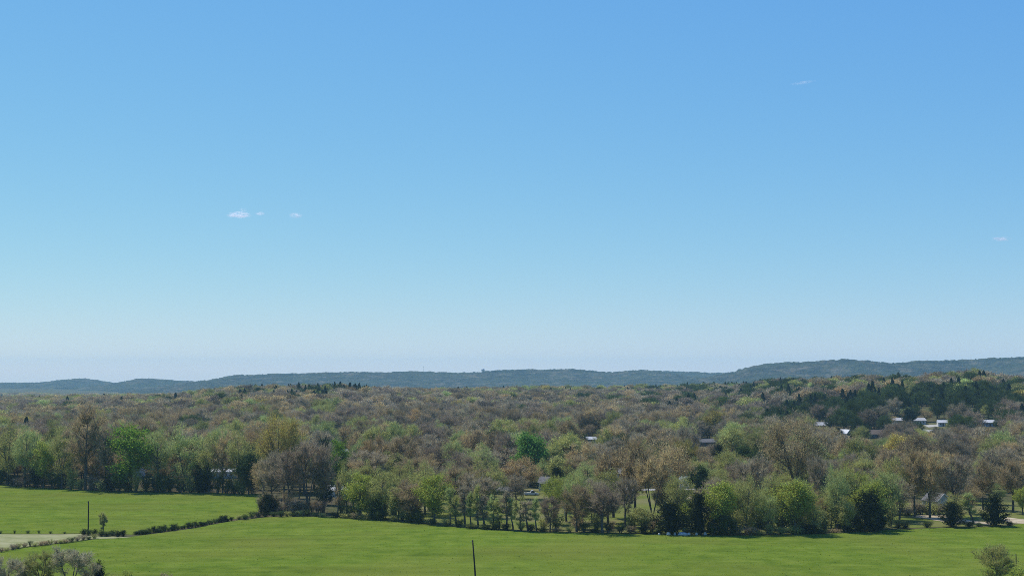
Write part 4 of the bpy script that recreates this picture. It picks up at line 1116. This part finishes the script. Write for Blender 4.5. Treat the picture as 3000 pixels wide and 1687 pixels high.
# the rest is the wood
def far_tree(seed, H=14.0, W=9.5, conifer=False, airy=0.0):
    rng = np.random.default_rng(seed)
    A = Acc()
    A.tube(np.array([[0, 0, -1], [0.1, 0, H * 0.35], [0, 0.1, H * 0.8]]), np.array([0.28, 0.2, 0.06]), 5, m=1)
    if conifer:
        k = 520
        t = rng.uniform(0, 1, k) ** 0.8; an = rng.uniform(0, 6.283, k)
        rr = (W * 0.27) * (1 - t) ** 0.75 * rng.uniform(0.5, 1, k) ** 0.5 * (0.75 + 0.4 * vnoise(an * 2, t * 8, seed))
        P = np.stack([np.cos(an) * rr, np.sin(an) * rr, H * (0.12 + 0.88 * t)], -1)
        A.leaves(P, 0.42, rng, flat=-0.2)
    else:
        nc = 34
        d = rng.normal(size=(nc, 3)); d /= np.linalg.norm(d, axis=1)[:, None]
        d[:, 2] = np.abs(d[:, 2]) * 1.25 - 0.3
        d *= rng.uniform(0.55, 1, nc)[:, None] ** 0.5
        ce = d * np.array([W / 2, W / 2, H * 0.36]) * (0.7 + 0.35 * rng.uniform(0, 1, (nc, 1))) + np.array([0, 0, H * 0.6])
        for c in ce:
            A.tube(np.array([[0, 0, min(c[2] * 0.6, H * 0.55)], (c + np.array([0, 0, c[2] * 0.6])) / 2 + rng.normal(0, 0.3, 3), c]), np.array([0.12, 0.08, 0.03]), 3, m=1, cap=False)
            k = int(100 * (1 - 0.5 * airy))
            A.leaves(c + rng.normal(0, 1, (k, 3)) * np.array([1, 1, 0.72]) * W * 0.10, 0.25, rng, flat=0.2)
            q = int(14 + 22 * airy)
            A.slivers(c + rng.normal(0, 0.45, (q, 3)), rng.normal(0, 0.6, (q, 3)) + (c - np.array([0, 0, H * 0.4])) / 4 + np.array([0, 0, 0.5]), 1.7 * rng.uniform(0.5, 1.1, q), 0.085, rng)
    return A.mesh('woodland_tree', [M['leaf_far'], M['bark']])

def near_tree(seed, style, **kw):
    T, C = deciduous(seed, style, H=14.0, W=9.5, raw=True, **kw)
    A = Acc()
    for acc, m_ in ((C, 0), (T, 1)):
        A.add(np.concatenate(acc.V), np.concatenate(acc.T), m_, np.concatenate(acc.Y))
    return A.mesh('woodland_tree', [M['leaf_far'], M['bark']])

src = bpy.data.collections.new('woodland_shapes')
SHAPES = [near_tree(860 + k, ['twiggy', 'wood', 'wood', 'wood', 'twiggy', 'wood'][k], forks=1 + k % 3, fork_h=0.25, cb=0.24 + 0.03 * (k % 3), nclump=44) for k in range(6)]
SHAPES += [far_tree(900 + k, airy=0.5 * (k % 2)) for k in range(8)] + [far_tree(950 + k, conifer=True) for k in range(3)]
for k, me in enumerate(SHAPES):
    src.objects.link(bpy.data.objects.new('shape_%02d' % k, me))

rest = np.ones(n, bool); rest[single] = False
rest &= (D > 470) | (U < -25) | (U > 3025)
ids = np.nonzero(rest)[0]
P = np.stack([X[ids], Y[ids], height(X[ids], Y[ids])], -1)
me = bpy.data.meshes.new('woodland')
me.vertices.add(len(ids)); me.vertices.foreach_set('co', P.astype(np.float32).ravel())
isc = SP[ids] == NAMES.index('pine')
sc_ = np.stack([Ww[ids] / 9.5, Ww[ids] / 9.5, Hh[ids] / 14.0], -1).astype(np.float32)
a = me.attributes.new('size', 'FLOAT_VECTOR', 'POINT'); a.data.foreach_set('vector', sc_.ravel())
a = me.attributes.new('turn', 'FLOAT', 'POINT'); a.data.foreach_set('value', rng.uniform(0, 6.283, len(ids)).astype(np.float32))
a = me.attributes.new('shape', 'INT', 'POINT'); a.data.foreach_set('value', np.where(isc, 14 + rng.integers(0, 3, len(ids)), np.where(D[ids] < 1050, rng.integers(0, 6, len(ids)), 6 + rng.integers(0, 8, len(ids)))).astype(np.int32))
tint = TI[SP[ids]] * rng.uniform(0.72, 1.4, (len(ids), 1))
a = me.attributes.new('tint', 'FLOAT_COLOR', 'POINT'); a.data.foreach_set('color', np.column_stack([tint, np.ones(len(ids))]).astype(np.float32).ravel())
wood = obj('woodland', me)
tag(wood, 'spring woodland of bare, budding and evergreen trees covering the valley and low hills', kind='stuff')
ng = bpy.data.node_groups.new('woodland', 'GeometryNodeTree')
ng.interface.new_socket('Geometry', in_out='INPUT', socket_type='NodeSocketGeometry')
ng.interface.new_socket('Geometry', in_out='OUTPUT', socket_type='NodeSocketGeometry')
gi = ng.nodes.new('NodeGroupInput'); go = ng.nodes.new('NodeGroupOutput')
iop = ng.nodes.new('GeometryNodeInstanceOnPoints'); ci = ng.nodes.new('GeometryNodeCollectionInfo')
ci.inputs['Collection'].default_value = src
ci.inputs['Separate Children'].default_value = True
ci.inputs['Reset Children'].default_value = True
def named(nm, dt):
    q = ng.nodes.new('GeometryNodeInputNamedAttribute'); q.data_type = dt; q.inputs['Name'].default_value = nm
    return q.outputs['Attribute']
cx = ng.nodes.new('ShaderNodeCombineXYZ')
ng.links.new(gi.outputs[0], iop.inputs['Points']); ng.links.new(ci.outputs[0], iop.inputs['Instance'])
iop.inputs['Pick Instance'].default_value = True
ng.links.new(named('shape', 'INT'), iop.inputs['Instance Index'])
ng.links.new(named('turn', 'FLOAT'), cx.inputs['Z']); ng.links.new(cx.outputs[0], iop.inputs['Rotation'])
ng.links.new(named('size', 'FLOAT_VECTOR'), iop.inputs['Scale'])
ng.links.new(iop.outputs[0], go.inputs[0])
md = wood.modifiers.new('woodland', 'NODES'); md.node_group = ng
print('SINGLE', len(single), 'WOOD', len(ids), 'PLANTS', len(PLANTS))

# ------------------------------------------------------------------ grass tufts in the pastures
def tufts(name, poly, count, mat_cols, label, seed, dens_v=None):
    rng = np.random.default_rng(seed)
    P = np.array(poly)
    lo = np.maximum(P.min(0), [-190, 250]); hi = np.minimum(P.max(0), [190, 600])
    X = rng.uniform(lo[0], hi[0], count); Y = rng.uniform(lo[1], hi[1], count)
    k = inside(P, X, Y) & (np.abs(X) < 0.39 * Y + 10)
    X, Y = X[k], Y[k]
    n = len(X)
    clump = rng.uniform(0, 1, n) < 0.010 + 0.04 * (vnoise(X / 9, Y / 14, seed) > 0.62)
    s = np.where(clump, rng.uniform(0.12, 0.24, n), rng.uniform(0.05, 0.12, n))
    A = Acc()
    base = np.stack([X, Y, height(X, Y) + 0.02], -1)
    for q in range(4):
        dr = np.stack([rng.normal(0, 0.6, n), rng.normal(0, 0.6, n), np.ones(n)], -1)
        A.slivers(base + rng.normal(0, 1, (n, 3)) * (s * 0.5)[:, None] * [1, 1, 0], dr, s * rng.uniform(0.8, 1.4, n), s * 0.28, rng)
    me = A.mesh(name, [mat_cols])
    o = obj(name, me); o.color = (0.088, 0.134, 0.016, 1)
    tag(o, label, kind='stuff')
tufts('grass', fr, 60000, M['leaf'], 'grass tufts over the near pasture', 81)
tufts('grass', lf, 16000, M['leaf'], 'grass tufts over the pasture below the left wood', 82)

# ------------------------------------------------------------------ clouds
def cloud_mat(name, dens, scale, seed):
    m, N, L, out = new_mat(name)
    tc = N.new('ShaderNodeTexCoord')
    n1 = N.new('ShaderNodeTexNoise'); n1.inputs['Scale'].default_value = scale; n1.inputs['Detail'].default_value = 4
    mp = N.new('ShaderNodeMapping'); mp.inputs['Location'].default_value = (seed, seed * 0.7, 0)
    L.new(tc.outputs['Object'], mp.inputs[0]); L.new(mp.outputs[0], n1.inputs['Vector'])
    ln = N.new('ShaderNodeVectorMath'); ln.operation = 'LENGTH'; L.new(tc.outputs['Object'], ln.inputs[0])
    fall = math_node(N, L, 'SUBTRACT', 1.0, ln.outputs['Value'])
    a = math_node(N, L, 'SUBTRACT', n1.outputs['Fac'], 0.44)
    b = math_node(N, L, 'MULTIPLY', a, fall)
    b = math_node(N, L, 'MAXIMUM', b, 0.0)
    b = math_node(N, L, 'MULTIPLY', b, dens)
    v = N.new('ShaderNodeVolumePrincipled'); v.inputs['Color'].default_value = (0.97, 0.99, 1.0, 1); v.inputs['Anisotropy'].default_value = 0.38
    L.new(b, v.inputs['Density']); L.new(v.outputs[0], out.inputs['Volume'])
    return m
def blob(name, mat):
    a = Acc(); n, k = 20, 11
    V, T = [], []
    for i in range(k):
        ph = math.pi * i / (k - 1)
        for j in range(n):
            an = 2 * math.pi * j / n
            V.append((math.sin(ph) * math.cos(an), math.sin(ph) * math.sin(an), math.cos(ph)))
    for i in range(k - 1):
        for j in range(n):
            p, q = i * n + j, i * n + (j + 1) % n
            T += [(p, p + n, q + n), (p, q + n, q)]
    a.add(V, T)
    return a.mesh(name, [mat], True)
def cloud(name, u, v, dist, wpx, hpx, dens, scale, seed, label, cat='cloud', ry=0.0):
    d = ray(u, v); t = dist / d[1]
    k = dist / F
    o = obj(name, blob(name, cloud_mat(name, dens, scale, seed)))
    o.location = (d[0] * t, dist, EYE + d[2] * t)
    o.scale = (wpx / 2 * k, wpx / 3.2 * k, hpx / 2 * k)
    o.rotation_euler = (0, ry, 0)
    tag(o, label, cat, 'small fair-weather clouds' if cat == 'cloud' else None)
cloud('cloud', 700, 630, 15000, 80, 22, 0.26, 2.2, 3.1, 'brightest small white cloud, low over the left hills')
cloud('cloud', 712, 617, 15000, 34, 24, 0.06, 2.2, 8.1, 'faint puff standing on top of the brightest small cloud')
cloud('cloud', 762, 626, 15000, 34, 12, 0.3276, 2.2, 5.3, 'tiny white wisp between the two larger small clouds')
cloud('cloud', 866, 631, 15000, 46, 20, 0.18, 2.2, 7.7, 'small white wisp right of the brightest small cloud')
cloud('cloud', 2934, 700, 15000, 66, 16, 0.17, 2.0, 9.2, 'lone thin white cloud at the far right')
cloud('contrail', 2352, 243, 25000, 84, 8, 0.04, 2.6, 4.4, 'short thin slanting contrail high on the right', 'contrail', math.radians(-7))

# ------------------------------------------------------------------ haze
m, N, L, out = new_mat('haze_air')
v = N.new('ShaderNodeVolumePrincipled')
v.inputs['Color'].default_value = (0.48, 0.84, 1.0, 1)
v.inputs['Density'].default_value = 6.3e-5
v.inputs['Anisotropy'].default_value = 0.0
L.new(v.outputs[0], out.inputs['Volume'])
a = Acc(); a.box((0, 0, 29.0), (17200, 17200, 172.0))
hz = obj('haze', a.mesh('haze', [m]))
tag(hz, 'thin pale haze filling the air of the valley', kind='stuff')
